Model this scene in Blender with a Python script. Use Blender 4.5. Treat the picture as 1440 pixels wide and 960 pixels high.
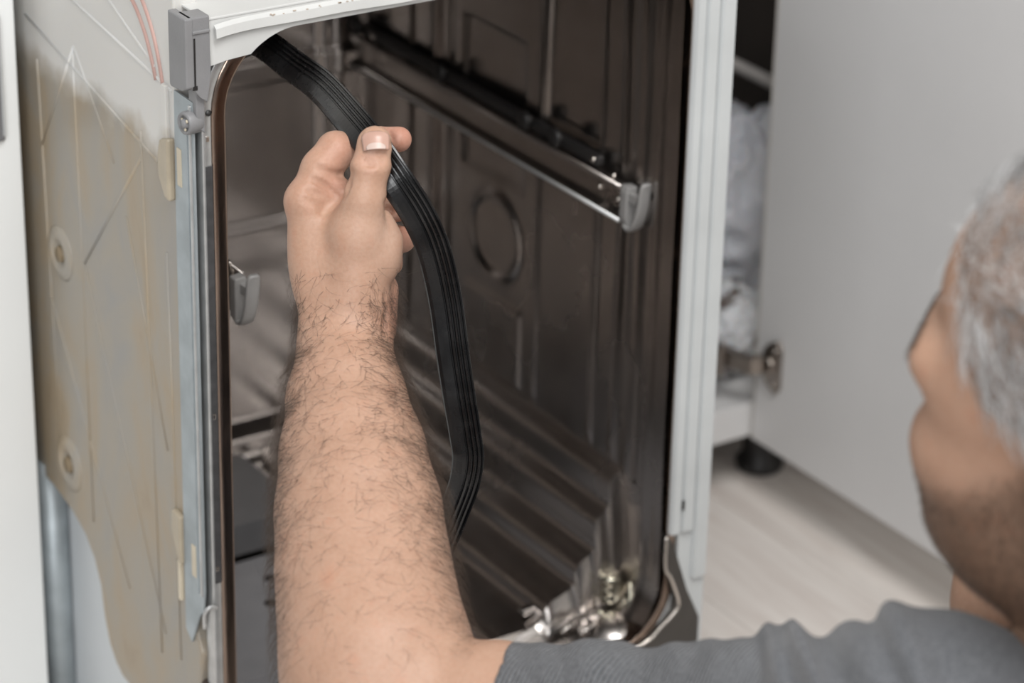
import bpy, bmesh, math, random
import numpy as np
from mathutils import Vector, Matrix
random.seed(7); RNG = np.random.default_rng(11)
for o in list(bpy.data.objects): bpy.data.objects.remove(o, do_unlink=True)
S = bpy.context.scene; COL = S.collection
# ------------------------------------------------------------------ camera
F = 4200.0                                   # focal length in pixels of a 1440 wide frame (a 105 mm lens)
CAM = np.array([-0.872, -1.6874, 1.4153])
FW = np.array([0.5035586, 0.7536287, -0.42246007])
RT = np.array([0.83676845, -0.54714036, 0.02135414])
UP = np.array([0.21505187, 0.36425432, 0.90612995])
cd = bpy.data.cameras.new('camera'); cam = bpy.data.objects.new('camera', cd); COL.objects.link(cam)
cd.sensor_width = 36.0; cd.lens = 36.0 * F / 1440.0; cd.clip_start = 0.05
cam.matrix_world = Matrix(((RT[0], UP[0], -FW[0], CAM[0]), (RT[1], UP[1], -FW[1], CAM[1]), (RT[2], UP[2], -FW[2], CAM[2]), (0, 0, 0, 1)))
cd.dof.use_dof = True; cd.dof.focus_distance = 1.95; cd.dof.aperture_fstop = 6.0
S.camera = cam
# ------------------------------------------------------------------ world and lights
S.view_settings.view_transform = 'Standard'; S.view_settings.look = 'None'
S.view_settings.gamma = 1.0; S.view_settings.use_curve_mapping = False
S.view_settings.exposure = -0.5
W = bpy.data.worlds.new('room_light'); S.world = W; W.use_nodes = True
W.node_tree.nodes['Background'].inputs[0].default_value = (0.985, 0.985, 0.985, 1)
W.node_tree.nodes['Background'].inputs[1].default_value = 0.40
def area(name, loc, target, sx, sy, power, col=(1, 1, 1)):
    l = bpy.data.lights.new(name, 'AREA'); l.shape = 'RECTANGLE'; l.size = sx; l.size_y = sy; l.energy = power; l.color = col
    o = bpy.data.objects.new(name, l); COL.objects.link(o); o.location = loc
    o.rotation_euler = (Vector(target) - Vector(loc)).to_track_quat('-Z', 'Y').to_euler(); return o
area('window_light', (-2.6, -3.3, 2.6), (0.2, 0.0, 0.5), 2.2, 2.0, 175, (0.985, 0.99, 0.995))
area('ceiling_light', (-0.1, -1.3, 2.6), (0.4, -0.1, 0.2), 1.0, 1.0, 72, (1, 0.985, 0.965))

# ------------------------------------------------------------------ materials
MATS = {}
class NT:
    def __init__(s, name):
        m = bpy.data.materials.new(name); m.use_nodes = True; s.m = m; s.t = m.node_tree; s.n = s.t.nodes
        s.b = s.n['Principled BSDF']
    def add(s, typ, **kw):
        x = s.n.new(typ)
        for k, v in kw.items(): setattr(x, k, v)
        return x
    def link(s, a, b): s.t.links.new(a, b)
    def coord(s, scale=(1, 1, 1)):
        tc = s.add('ShaderNodeTexCoord'); mp = s.add('ShaderNodeMapping'); mp.inputs['Scale'].default_value = scale
        s.link(tc.outputs['Object'], mp.inputs['Vector']); return mp.outputs['Vector']
    def noise(s, vec, scale, detail=4, rough=0.55, dist=0.0):
        x = s.add('ShaderNodeTexNoise'); s.link(vec, x.inputs['Vector']); x.inputs['Scale'].default_value = scale
        x.inputs['Detail'].default_value = detail; x.inputs['Roughness'].default_value = rough; x.inputs['Distortion'].default_value = dist
        return x.outputs['Fac']
    def ramp(s, fac, stops):
        x = s.add('ShaderNodeValToRGB'); e = x.color_ramp.elements
        while len(e) < len(stops): e.new(0.5)
        for el, (p, c) in zip(e, stops): el.position = p; el.color = (*c, 1)
        s.link(fac, x.inputs['Fac']); return x.outputs['Color']
    def mix(s, fac, a, b, mode='MIX'):
        x = s.add('ShaderNodeMix', data_type='RGBA', blend_type=mode)
        for sock, v in ((x.inputs[0], fac), (x.inputs[6], a), (x.inputs[7], b)):
            if isinstance(v, bpy.types.NodeSocket): s.link(v, sock)
            elif isinstance(v, (int, float)): sock.default_value = v
            else: sock.default_value = (*v, 1)
        return x.outputs[2]
    def bump(s, h, strength, dist=0.001, prev=None):
        x = s.add('ShaderNodeBump'); x.inputs['Strength'].default_value = strength; x.inputs['Distance'].default_value = dist
        s.link(h, x.inputs['Height'])
        if prev: s.link(prev, x.inputs['Normal'])
        s.link(x.outputs['Normal'], s.b.inputs['Normal']); return x.outputs['Normal']
    def set(s, **kw):
        for k, v in kw.items():
            k = k.replace('_', ' ')
            if isinstance(v, bpy.types.NodeSocket): s.link(v, s.b.inputs[k])
            else: s.b.inputs[k].default_value = (*v, 1) if isinstance(v, tuple) and len(v) == 3 and 'Radius' not in k else v
        return s.m
def mat(name, col, rough=0.5, metal=0.0, var=0.08, nscale=30.0, bump=0.0, bscale=200.0, stretch=(1, 1, 1), rvar=0.0, **kw):
    if name in MATS: return MATS[name]
    n = NT(name); v = n.coord(stretch); f = n.noise(v, nscale)
    a = tuple(c * (1 - var) for c in col); b = tuple(min(1, c * (1 + var)) for c in col)
    n.set(Base_Color=n.ramp(f, [(0.3, a), (0.7, b)]), Metallic=metal, Roughness=rough)
    if rvar:
        mr = n.add('ShaderNodeMapRange'); n.link(f, mr.inputs[0]); mr.inputs[1].default_value = 0.3; mr.inputs[2].default_value = 0.7
        mr.inputs[3].default_value = max(0.02, rough - rvar); mr.inputs[4].default_value = rough + rvar; n.set(Roughness=mr.outputs[0])
    if bump: n.bump(n.noise(v, bscale, 2), bump)
    if kw: n.set(**kw)
    MATS[name] = n.m; return n.m
STEEL = mat('brushed_tub_steel', (0.455, 0.425, 0.405), 0.24, 1.0, 0.07, 9, 0.05, 30, (1, 1, 1), 0.05)
STEEL2 = mat('bright_steel', (0.60, 0.56, 0.52), 0.2, 1.0, 0.06, 20)
LIPM = mat('copper_tinted_lip_steel', (0.26, 0.20, 0.165), 0.22, 1.0, 0.12, 25, 0.1, 60, (3, 3, 0.5), 0.06)
GALV = mat('galvanised_sheet', (0.52, 0.53, 0.53), 0.42, 0.8, 0.12, 60, 0.1, 300)
GALVB = mat('blue_grey_galvanised_strip', (0.36, 0.40, 0.42), 0.5, 0.45, 0.14, 40, 0.05, 200)
GREYP = mat('grey_plastic', (0.20, 0.20, 0.205), 0.45, 0, 0.05, 50, 0.15, 900)
GREYD = mat('dark_grey_plastic', (0.14, 0.14, 0.145), 0.42, 0, 0.05, 50)
CAPM = mat('rail_cap_plastic', (0.23, 0.225, 0.22), 0.38, 0, 0.06, 60)
BLACKP = mat('black_plastic', (0.015, 0.014, 0.014), 0.45)
TRIMW = mat('white_trim_rubber', (0.475, 0.495, 0.50), 0.45, 0, 0.05, 14, 0.05, 120)
CORNW = mat('white_corner_sheet', (0.54, 0.545, 0.535), 0.42, 0, 0.06, 18, 0.04, 120)
WHITEL = mat('white_lacquer', (0.70, 0.715, 0.71), 0.4, 0, 0.015, 6)
MELA = mat('white_melamine', (0.64, 0.635, 0.635), 0.42, 0, 0.02, 8)
MELE = mat('melamine_edge_band', (0.50, 0.47, 0.43), 0.5, 0, 0.1, 30)
SHADEB = mat('shade_painted_board', (0.035, 0.028, 0.024), 0.7, 0, 0.25, 12)  # shade of the deep cabinet interior painted into the boards' colour
SHEETW = mat('pale_painted_sheet', (0.62, 0.65, 0.67), 0.45, 0, 0.04, 10)
NICKEL = mat('dull_nickel', (0.34, 0.30, 0.27), 0.33, 1.0, 0.1, 40)
CHROME = mat('bright_chrome', (0.50, 0.48, 0.40), 0.2, 1.0, 0.05, 60)
PIPEW = mat('pale_pipe_plastic', (0.55, 0.52, 0.50), 0.5)
WALLM = mat('wall_paint', (0.6, 0.58, 0.55), 0.8, 0, 0.03, 4, 0.1, 60)
REDM = mat('red_rubber_tube', (0.44, 0.28, 0.245), 0.5, 0, 0.15, 40)
# rubber of the seal
n = NT('black_seal_rubber'); v = n.coord(); f1 = n.noise(v, 700, 3); f2 = n.noise(v, 60, 4)
n.set(Base_Color=n.mix(n.ramp(f1, [(0.72, (0, 0, 0)), (0.80, (1, 1, 1))]), n.ramp(f2, [(0.3, (0.004, 0.004, 0.0045)), (0.75, (0.010, 0.010, 0.0105))]), (0.16, 0.15, 0.14)), Roughness=n.ramp(f2, [(0.3, (0.2,) * 3), (0.7, (0.34,) * 3)]))
n.bump(f2, 0.12, 0.001); RUBBER = n.m
# yellowed translucent water tank
n = NT('yellowed_tank_plastic'); v = n.coord(); sp = n.add('ShaderNodeSeparateXYZ'); n.link(v, sp.inputs[0])
fn = n.noise(n.coord((1, 1.5, 0.75)), 11, 5, 0.6, 0.7); fs = n.noise(v, 28, 4)
brown = n.ramp(fn, [(0.28, (0.27, 0.262, 0.248)), (0.45, (0.305, 0.275, 0.23)), (0.6, (0.325, 0.265, 0.19)), (0.75, (0.27, 0.21, 0.14))])
edge = n.add('ShaderNodeMath', operation='ADD'); n.link(sp.outputs['Z'], edge.inputs[0])
mul = n.add('ShaderNodeMath', operation='MULTIPLY_ADD'); n.link(fs, mul.inputs[0]); mul.inputs[1].default_value = 0.05; mul.inputs[2].default_value = -0.025
n.link(mul.outputs[0], edge.inputs[1])
lvl = n.ramp(edge.outputs[0], [(0.648, (0, 0, 0)), (0.672, (1, 1, 1))])
n.set(Base_Color=n.mix(lvl, brown, (0.60, 0.59, 0.565)), Roughness=0.38, Subsurface_Weight=0.25, Subsurface_Scale=0.01)
n.b.inputs['Subsurface Radius'].default_value = (1, 0.8, 0.6); n.bump(fs, 0.12, 0.002); TANK = n.m
RIBM = mat('tank_rib_plastic', (0.40, 0.345, 0.26), 0.38, 0, 0.1, 40)
TABM = mat('cream_tab_plastic', (0.55, 0.49, 0.38), 0.5)
# floor planks
n = NT('pale_oak_laminate'); oi = n.add('ShaderNodeObjectInfo'); tc = n.add('ShaderNodeTexCoord'); mp = n.add('ShaderNodeMapping')
mp.inputs['Scale'].default_value = (9, 0.9, 9); n.link(tc.outputs['Object'], mp.inputs['Vector']); n.link(oi.outputs['Random'], mp.inputs['Location'])
cmb = n.add('ShaderNodeCombineXYZ'); mm = n.add('ShaderNodeMath', operation='MULTIPLY'); n.link(oi.outputs['Random'], mm.inputs[0]); mm.inputs[1].default_value = 37
n.link(mm.outputs[0], cmb.inputs[0]); n.link(mm.outputs[0], cmb.inputs[1]); n.link(cmb.outputs[0], mp.inputs['Location'])
g = n.noise(mp.outputs['Vector'], 6, 6, 0.6, 0.8)
n.set(Base_Color=n.ramp(g, [(0.25, (0.60, 0.535, 0.495)), (0.5, (0.71, 0.66, 0.62)), (0.75, (0.77, 0.725, 0.685))]), Roughness=0.42); n.bump(g, 0.08); PLANK = n.m
GROOVE = mat('floor_underlay', (0.22, 0.19, 0.17), 0.8)
# skin: the attribute "tint" carries flush, a paler thumb ball, beard and scalp colouring
n = NT('skin'); v = n.coord(); at_ = n.add('ShaderNodeAttribute', attribute_name='tint')
f1 = n.noise(v, 55, 5, 0.6); f2 = n.noise(v, 420, 3); f3 = n.noise(v, 900, 2)
blot = n.ramp(f1, [(0.32, (0.93, 0.9, 0.88)), (0.55, (1, 1, 1)), (0.75, (1.0, 0.90, 0.86))])
n.set(Base_Color=n.mix(1.0, at_.outputs['Color'], n.mix(1.0, blot, n.ramp(f2, [(0.3, (0.93, 0.9, 0.88)), (0.6, (1, 1, 1))]), 'MULTIPLY'), 'MULTIPLY'), Roughness=0.52, Subsurface_Weight=0.12, Subsurface_Scale=0.006)
n.b.inputs['Subsurface Radius'].default_value = (1, 0.35, 0.2); n.b.inputs['Specular IOR Level'].default_value = 0.4
p = n.bump(f3, 0.16, 0.0006); n.bump(f2, 0.22, 0.0009, p); SKIN = n.m
NAILM = mat('fingernail', (0.43, 0.265, 0.21), 0.34, 0, 0.04, 30); LUNM = mat('nail_moon', (0.52, 0.40, 0.35), 0.36)
HAIRD = mat('dark_body_hair', (0.055, 0.036, 0.025), 0.5); BEARD = mat('brown_stubble', (0.07, 0.045, 0.03), 0.5)
n = NT('grey_head_hair'); a_ = n.add('ShaderNodeAttribute', attribute_name='tint'); n.set(Base_Color=a_.outputs['Color'], Roughness=0.42); GREYH = n.m
EYEM = mat('eye_white', (0.75, 0.72, 0.7), 0.2); IRIS = mat('brown_iris', (0.07, 0.04, 0.02), 0.15)
# grey heather knit
n = NT('grey_heather_knit'); v = n.coord(); ra = n.add('ShaderNodeAttribute', attribute_name='rib')
sn = n.add('ShaderNodeMath', operation='MULTIPLY'); n.link(ra.outputs['Fac'], sn.inputs[0]); sn.inputs[1].default_value = 2 * math.pi / 0.0034
fz = n.noise(v, 70, 3, 0.6); wob = n.add('ShaderNodeMath', operation='MULTIPLY_ADD'); n.link(fz, wob.inputs[0]); wob.inputs[1].default_value = 5.0; n.link(sn.outputs[0], wob.inputs[2])
ss = n.add('ShaderNodeMath', operation='SINE'); n.link(wob.outputs[0], ss.inputs[0])
ws = n.add('ShaderNodeMath', operation='MULTIPLY'); n.link(ss.outputs[0], ws.inputs[0])
ra2 = n.add('ShaderNodeAttribute', attribute_name='ribw'); n.link(ra2.outputs['Fac'], ws.inputs[1])
hz = n.add('ShaderNodeMath', operation='MULTIPLY_ADD'); n.link(ws.outputs[0], hz.inputs[0]); hz.inputs[1].default_value = 0.48; hz.inputs[2].default_value = 0.5
fy = n.noise(v, 480, 3, 0.7); fl = n.noise(v, 40, 3)
c1 = n.ramp(fy, [(0.36, (0.03, 0.032, 0.036)), (0.5, (0.085, 0.089, 0.096)), (0.64, (0.19, 0.194, 0.203))])
n.set(Base_Color=n.mix(0.62, c1, n.mix(1.0, n.ramp(hz.outputs[0], [(0.2, (0.02, 0.0225, 0.026)), (0.8, (0.175, 0.183, 0.20))]), n.ramp(fl, [(0.3, (0.85,) * 3), (0.7, (1.0,) * 3)]), 'MULTIPLY')), Roughness=0.9, Sheen_Weight=0.15)
p = n.bump(hz.outputs[0], 0.9, 0.002); n.bump(fy, 0.5, 0.0012, p); KNIT = n.m
DENIM = mat('dark_denim', (0.035, 0.045, 0.07), 0.85, 0, 0.2, 300, 0.3, 900); SOLE = mat('dark_shoe', (0.03, 0.03, 0.03), 0.6)
# plastic bags
def bagmat(name, base, dark, thr, sc):
    n = NT(name); v = n.coord(); f = n.noise(v, sc, 3, 0.5, 0.6); g = n.noise(v, 45, 4, 0.6, 1.2)
    n.set(Base_Color=n.mix(n.ramp(f, [(thr, (0, 0, 0)), (thr + 0.035, (1, 1, 1))]), base, dark), Roughness=0.3, Subsurface_Weight=0.15, Subsurface_Scale=0.01)
    n.bump(g, 0.7, 0.006); return n.m
BAG1 = bagmat('white_bag_film', (0.50, 0.51, 0.55), (0.05, 0.09, 0.2), 0.60, 14)
BAG2 = bagmat('printed_bag_film', (0.52, 0.53, 0.55), (0.10, 0.08, 0.07), 0.53, 22)

# ------------------------------------------------------------------ mesh helpers
def link(name, me, m, parent=None, smooth=False):
    o = bpy.data.objects.new(name, me); COL.objects.link(o)
    if m: me.materials.append(m)
    if smooth: me.polygons.foreach_set('use_smooth', np.ones(len(me.polygons), bool))
    if parent: o.parent = parent
    return o
def tag(o, label=None, cat=None, group=None, kind=None):
    for k, val in (('label', label), ('category', cat), ('group', group), ('kind', kind)):
        if val: o[k] = val
    return o
def empty(name, loc=(0, 0, 0)):
    o = bpy.data.objects.new(name, None); COL.objects.link(o); o.location = loc; o.empty_display_size = 0.05; return o
def tob(bm, name, m, parent=None, smooth=False):
    bmesh.ops.recalc_face_normals(bm, faces=bm.faces)
    me = bpy.data.meshes.new(name); bm.to_mesh(me); bm.free(); return link(name, me, m, parent, smooth)
def pyd(name, vs, fs, m, parent=None, smooth=False, recalc=False):
    me = bpy.data.meshes.new(name); me.from_pydata([tuple(map(float, q)) for q in vs], [], [tuple(map(int, q)) for q in fs]); me.update()
    if recalc:
        bm = bmesh.new(); bm.from_mesh(me); bmesh.ops.recalc_face_normals(bm, faces=bm.faces); bm.to_mesh(me); bm.free()
    return link(name, me, m, parent, smooth)
def addbox(bm, lo, hi):
    vs = [bm.verts.new((x, y, z)) for x in (lo[0], hi[0]) for y in (lo[1], hi[1]) for z in (lo[2], hi[2])]
    for f in ((0, 1, 3, 2), (4, 6, 7, 5), (0, 4, 5, 1), (2, 3, 7, 6), (0, 2, 6, 4), (1, 5, 7, 3)): bm.faces.new([vs[i] for i in f])
    return vs
def box(name, lo, hi, m, parent=None, bev=0.001, seg=2, mtx=None):
    bm = bmesh.new(); addbox(bm, lo, hi)
    if bev: bmesh.ops.bevel(bm, geom=bm.edges[:], offset=bev, segments=seg, affect='EDGES', profile=0.5)
    if mtx is not None: bmesh.ops.transform(bm, matrix=mtx, verts=bm.verts)
    return tob(bm, name, m, parent, smooth=False)
def prism(name, poly, axis, a, b, m, parent=None, bev=0.0, seg=2):
    """outline (2-D, in the two other axes in order) pushed from a to b along axis"""
    bm = bmesh.new()
    def P(q, t):
        q = list(q); q.insert(axis, t); return q
    lo = [bm.verts.new(P(q, a)) for q in poly]; hi = [bm.verts.new(P(q, b)) for q in poly]
    bm.faces.new(lo); bm.faces.new(hi[::-1]); k = len(poly)
    for i in range(k): bm.faces.new((lo[i], hi[i], hi[(i + 1) % k], lo[(i + 1) % k]))
    if bev: bmesh.ops.bevel(bm, geom=[e for e in bm.edges], offset=bev, segments=seg, affect='EDGES', profile=0.5, clamp_overlap=True)
    return tob(bm, name, m, parent)
def rev(name, prof, origin, axis, m, parent=None, n=24, smooth=True):
    """prof = (radius, height) along axis"""
    ax = Vector(axis).normalized(); q = ax.to_track_quat('Z', 'Y'); vs = []; fs = []
    for r, h in prof:
        for i in range(n):
            t = 2 * math.pi * i / n; vs.append(Vector(origin) + q @ Vector((r * math.cos(t), r * math.sin(t), h)))
    for j in range(len(prof) - 1):
        for i in range(n): fs.append((j * n + i, j * n + (i + 1) % n, (j + 1) * n + (i + 1) % n, (j + 1) * n + i))
    fs.append(tuple(range(n))[::-1]); fs.append(tuple(range((len(prof) - 1) * n, len(prof) * n)))
    o = pyd(name, vs, fs, m, parent, False, True)
    if smooth:
        for p in o.data.polygons:
            if len(p.vertices) == 4: p.use_smooth = True
    return o
def tube(name, pts, r, m, parent=None, n=10, caps=True):
    pts = [Vector(p) for p in pts]; vs = []; fs = []; k = len(pts)
    rs = r if isinstance(r, (list, tuple)) else [r] * k
    t0 = (pts[1] - pts[0]).normalized(); nv = t0.orthogonal().normalized()
    for i, p in enumerate(pts):
        t = (pts[min(i + 1, k - 1)] - pts[max(i - 1, 0)]).normalized(); nv = (nv - t * nv.dot(t)).normalized(); bv = t.cross(nv)
        for j in range(n):
            a = 2 * math.pi * j / n; vs.append(p + (nv * math.cos(a) + bv * math.sin(a)) * rs[i])
    for i in range(k - 1):
        for j in range(n): fs.append((i * n + j, i * n + (j + 1) % n, (i + 1) * n + (j + 1) % n, (i + 1) * n + j))
    if caps: fs.append(tuple(range(n))[::-1]); fs.append(tuple(range((k - 1) * n, k * n)))
    return pyd(name, vs, fs, m, parent, True)
def gridmesh(name, P, m, parent=None, smooth=True, flip=False):
    a, b = P.shape[:2]; idx = np.arange(a * b).reshape(a, b)
    q = np.stack([idx[:-1, :-1], idx[1:, :-1], idx[1:, 1:], idx[:-1, 1:]], -1).reshape(-1, 4)
    if flip: q = q[:, ::-1]
    me = bpy.data.meshes.new(name); me.from_pydata(P.reshape(-1, 3).tolist(), [], q.tolist()); me.update()
    return link(name, me, m, parent, smooth)
def spline(pts, n):
    pts = np.array(pts, float); k = len(pts); out = []
    q = np.vstack([2 * pts[0] - pts[1], pts, 2 * pts[-1] - pts[-2]])
    for u in np.linspace(0, k - 1 - 1e-9, n):
        i = int(u); t = u - i; a, b, c, d = q[i:i + 4]
        out.append(0.5 * ((2 * b) + (c - a) * t + (2 * a - 5 * b + 4 * c - d) * t * t + (3 * b - a - 3 * c + d) * t ** 3))
    return np.array(out)
def sstep(e0, e1, x):
    t = np.clip((x - e0) / (e1 - e0), 0, 1); return t * t * (3 - 2 * t)
def vnoise(p, seed=0):
    """smooth value noise of points (n,3)"""
    p = np.asarray(p, float); i = np.floor(p).astype(np.int64); f = p - i; f = f * f * (3 - 2 * f); out = 0
    for dx in (0, 1):
        for dy in (0, 1):
            for dz in (0, 1):
                h = (i[..., 0] + dx) * 374761393 + (i[..., 1] + dy) * 668265263 + (i[..., 2] + dz) * 2147483647 + seed * 144665
                h = (h ^ (h >> 13)) * 1274126177; h = ((h ^ (h >> 16)) & 0xffff) / 65535.0
                out = out + h * (f[..., 0] if dx else 1 - f[..., 0]) * (f[..., 1] if dy else 1 - f[..., 1]) * (f[..., 2] if dz else 1 - f[..., 2])
    return out * 2 - 1

# ------------------------------------------------------------------ the room
fl = empty('floor', (0, 0, 0)); tag(fl, 'pale oak laminate plank floor running under the cabinets', 'floor', kind='structure')
box('underlay', (-1.8, -3.4, -0.03), (2.6, 2.0, -0.009), GROOVE, fl, 0)
bm = bmesh.new(); addbox(bm, (-0.0644, -0.548, -0.009), (0.0646, 0.548, 0.0))
bmesh.ops.bevel(bm, geom=[e for e in bm.edges if all(v.co.z > -0.001 for v in e.verts)], offset=0.0014, segments=1, affect='EDGES')
me = bpy.data.meshes.new('plank'); bm.to_mesh(me); bm.free(); me.materials.append(PLANK)
for c in range(-18, 11):
    off = [0.92, 0.36, 0.63][c % 3]
    for k in range(-2, 3):
        y = off + k * 1.1 - 1.1 + 0.54
        if y > 1.45 or y < -2.4: continue
        o = bpy.data.objects.new('plank', me); COL.objects.link(o); o.parent = fl; o.location = (0.789 + 0.065 + c * 0.13, y, 0)
box('shade_wall_right', (1.07, -2.4, 0), (1.15, 1.0, 2.5), WALLM, None, 0); tag(bpy.data.objects['shade_wall_right'], 'unseen wall added to block light behind the open cabinet door', 'wall', kind='structure')  # right wall is unseen, added to keep the gap behind the door dark
box('wall_back', (-1.8, 1.0, 0), (2.2, 1.08, 2.5), WALLM, None, 0); tag(bpy.data.objects['wall_back'], 'plain painted kitchen wall behind the cabinets', 'wall', kind='structure')

# ------------------------------------------------------------------ dishwasher
DW = empty('dishwasher', (0.225, 0.25, 0)); tag(DW, 'open slim dishwasher without its door, steel tub and yellowed side water tank', 'dishwasher')
DWI = DW
def dpar(o): o.matrix_parent_inverse = DW.matrix_world.inverted(); return o
DW.location = (0, 0, 0)      # the base corner of the machine
X0, X1, Z0, Z1, RC = 0.018, 0.410, 0.165, 0.750, 0.055
def rrect(o=0.0, n=10, r=None):
    r = max(0.004, (RC if r is None else r) + o); x0, x1, z0, z1 = X0 - o, X1 + o, Z0 - o, Z1 + o; out = []
    for cx, cz, a0 in ((x1 - r, z1 - r, 0), (x0 + r, z1 - r, 90), (x0 + r, z0 + r, 180), (x1 - r, z0 + r, 270)):
        for i in range(n + 1):
            a = math.radians(a0 + 90 * i / n); out.append((cx + r * math.cos(a), cz + r * math.sin(a)))
    return out
def ring(name, prof, m):
    """closed frame around the opening, prof = list of (outward offset, y)"""
    vs = []; fs = []; k = len(prof)
    for o, y in prof:
        for x, z in rrect(o): vs.append((x, y, z))
    n_ = len(vs) // k
    for j in range(k - 1):
        for i in range(n_): fs.append((j * n_ + i, j * n_ + (i + 1) % n_, (j + 1) * n_ + (i + 1) % n_, (j + 1) * n_ + i))
    return pyd(name, vs, fs, m, DW, True, True)
ring('opening_lip', [(0.0, 0.03), (0.0, 0.004), (0.0002, 0.0004), (0.0006, 0.0), (0.0016, 0.0), (0.0060, 0.0005), (0.0096, 0.0012), (0.0106, 0.0022), (0.0112, 0.004)], LIPM)
ring('frame_flange', [(0.0102, 0.0032), (0.0106, 0.0018), (0.0114, 0.0014), (0.0168, 0.0014), (0.0178, 0.0022), (0.0180, 0.012)], GALV)
# right wall of the tub, pressed sheet with ribs, panels and a ring
ys = np.linspace(0.034, 0.50, 236); zs = np.linspace(0.285, Z1, 236); Y, Z = np.meshgrid(ys, zs, indexing='ij')
h = np.zeros_like(Y)
def ridge(c, w): return np.clip(1 - np.abs(c) / w, 0, 1) ** 0.8
def panel(y0, y1, z0, z1, w): 
    d = np.minimum(np.minimum(Y - y0, y1 - Y), np.minimum(Z - z0, z1 - Z)); return sstep(-w / 2, w / 2, d)
rr = np.hypot(Y - 0.259, Z - 0.428); h += 0.0045 * np.exp(-((rr - 0.037) / 0.0035) ** 2)
h -= 0.004 * panel(0.111, 0.188, 0.556, 0.70, 0.006); h -= 0.0035 * panel(0.222, 0.312, 0.479, 0.61, 0.006); h += 0.0035 * panel(0.218, 0.305, 0.30, 0.371, 0.006)
for c, w, a in ((0.335, 0.004, -0.004), (0.197, 0.0035, 0.003), (0.112, 0.005, 0.0030), (0.080, 0.006, 0.0018), (0.36, 0.010, 0.003), (0.40, 0.004, 0.003)): h += a * ridge(Y - c - 0.002 * np.sin(Z * 9), w) * sstep(0.29, 0.31, Z)
h += 0.0015 * sstep(0.070, 0.058, Y) - 0.0022 * np.exp(-((Y - 0.047) / 0.0022) ** 2)
PN = np.stack([Y * 16, Z * 10, Y * 0 + 3], -1); h += 0.0011 * vnoise(PN, 3) + 0.0003 * vnoise(PN * 3.1, 5)
gridmesh('right_wall', np.stack([X1 - h, Y, Z], -1), STEEL, DW)
yp = np.linspace(0.003, 0.036, 40); zp = np.linspace(0.150, Z1, 120); A, B = np.meshgrid(yp, zp, indexing='ij')
hp_ = 0.0055 - 0.0018 * np.exp(-((A - 0.047) / 0.0020) ** 2) - 0.0008 * sstep(0.026, 0.018, A) - 0.006 * sstep(0.030, 0.0355, A) + 0.0007 * vnoise(np.stack([A * 30, B * 12, A * 0], -1), 2)
hp_ = hp_ + RC * (1 - np.sqrt(np.clip(1 - (np.clip(Z0 + RC - B, 0, RC) / RC) ** 2, 0, 1))) * 0.75
gridmesh('front_pillar', np.stack([X1 - hp_, A, B], -1), STEEL, DW)
A, B = np.meshgrid(np.linspace(0.034, 0.072, 20), np.linspace(0.15, 0.287, 30), indexing='ij'); gridmesh('wall_skirt', np.stack([X1 - 0.0015 - RC * 0.75 * (1 - np.sqrt(np.clip(1 - (np.clip(Z0 + RC - B, 0, RC) / RC) ** 2, 0, 1))), A, B], -1), STEEL, DW)
for z in (0.655, 0.50): rev('pillar_rivet', [(0, 0), (0.0036, 0), (0.003, 0.0016), (0.0015, 0.0026), (0, 0.003)], (X1 - 0.0025, 0.017, z), (-1, 0, 0), STEEL2, DW, 12)
# back wall: pressed horizontal bands and a bottom ledge
xs = np.linspace(0.02, X1, 150); zb = np.linspace(0.14, Z1, 230); Xg, Zg = np.meshgrid(xs, zb, indexing='ij')
hb = 0.004 * sstep(0.502, 0.507, Zg) * sstep(0.53, 0.524, Zg) + 0.005 * sstep(0.376, 0.37, Zg) + 0.0012 * sstep(0.345, 0.325, Zg) + 0.02 * sstep(0.186, 0.172, Zg) + 0.012 * sstep(0.16, 0.148, Zg)
hb += 0.006 * sstep(0.370, 0.378, Xg) + 0.004 * ridge(Xg - 0.392, 0.004); hb += 0.0006 * vnoise(np.stack([Xg * 9, Zg * 9, Xg * 0], -1), 9)
gridmesh('rear_wall', np.stack([Xg, 0.5 - hb, Zg], -1), STEEL, DW)
# left wall, ceiling
gridmesh('left_wall', np.stack([0.0195 + 0 * Y[::6, ::6] + 0.003 * ridge(Y[::6, ::6] - 0.2, 0.02), Y[::6, ::6], 0.14 + (Z[::6, ::6] - 0.285) * 1.31], -1), STEEL, DW)
xt = np.linspace(0.02, X1, 40); yt = np.linspace(0.004, 0.5, 40); A, B = np.meshgrid(xt, yt, indexing='ij'); gridmesh('tub_ceiling', np.stack([A, B, Z1 - 0.0005 + 0 * A - 0.006 * sstep(0.05, 0.0, np.minimum(A - 0.02, X1 - A))], -1), STEEL, DW)
# tub floor: stepped ledges along the right, sloping basin
prof = [(0.412, 0.292), (0.408, 0.289), (0.401, 0.286), (0.3985, 0.282), (0.398, 0.262), (0.3965, 0.257), (0.388, 0.252), (0.3855, 0.248), (0.385, 0.226), (0.3835, 0.221), (0.372, 0.214), (0.368, 0.209), (0.366, 0.196), (0.363, 0.192), (0.343, 0.185), (0.339, 0.181), (0.336, 0.172), (0.332, 0.168), (0.30, 0.160), (0.295, 0.156), (0.291, 0.148), (0.286, 0.1455), (0.20, 0.138), (0.12, 0.141), (0.09, 0.150), (0.06, 0.175), (0.035, 0.21), (0.022, 0.25), (0.0195, 0.29)]
pf = np.array(prof); seg = np.r_[0, np.cumsum(np.hypot(*np.diff(pf, axis=0).T))]; u_ = np.linspace(0, seg[-1], 170); px_ = np.interp(u_, seg, pf[:, 0]); pz_ = np.interp(u_, seg, pf[:, 1])
yf = np.linspace(0.066, 0.495, 110); U, V = np.meshgrid(np.arange(170), yf, indexing='ij'); PX = px_[U]; PZ = pz_[U].copy()
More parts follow.
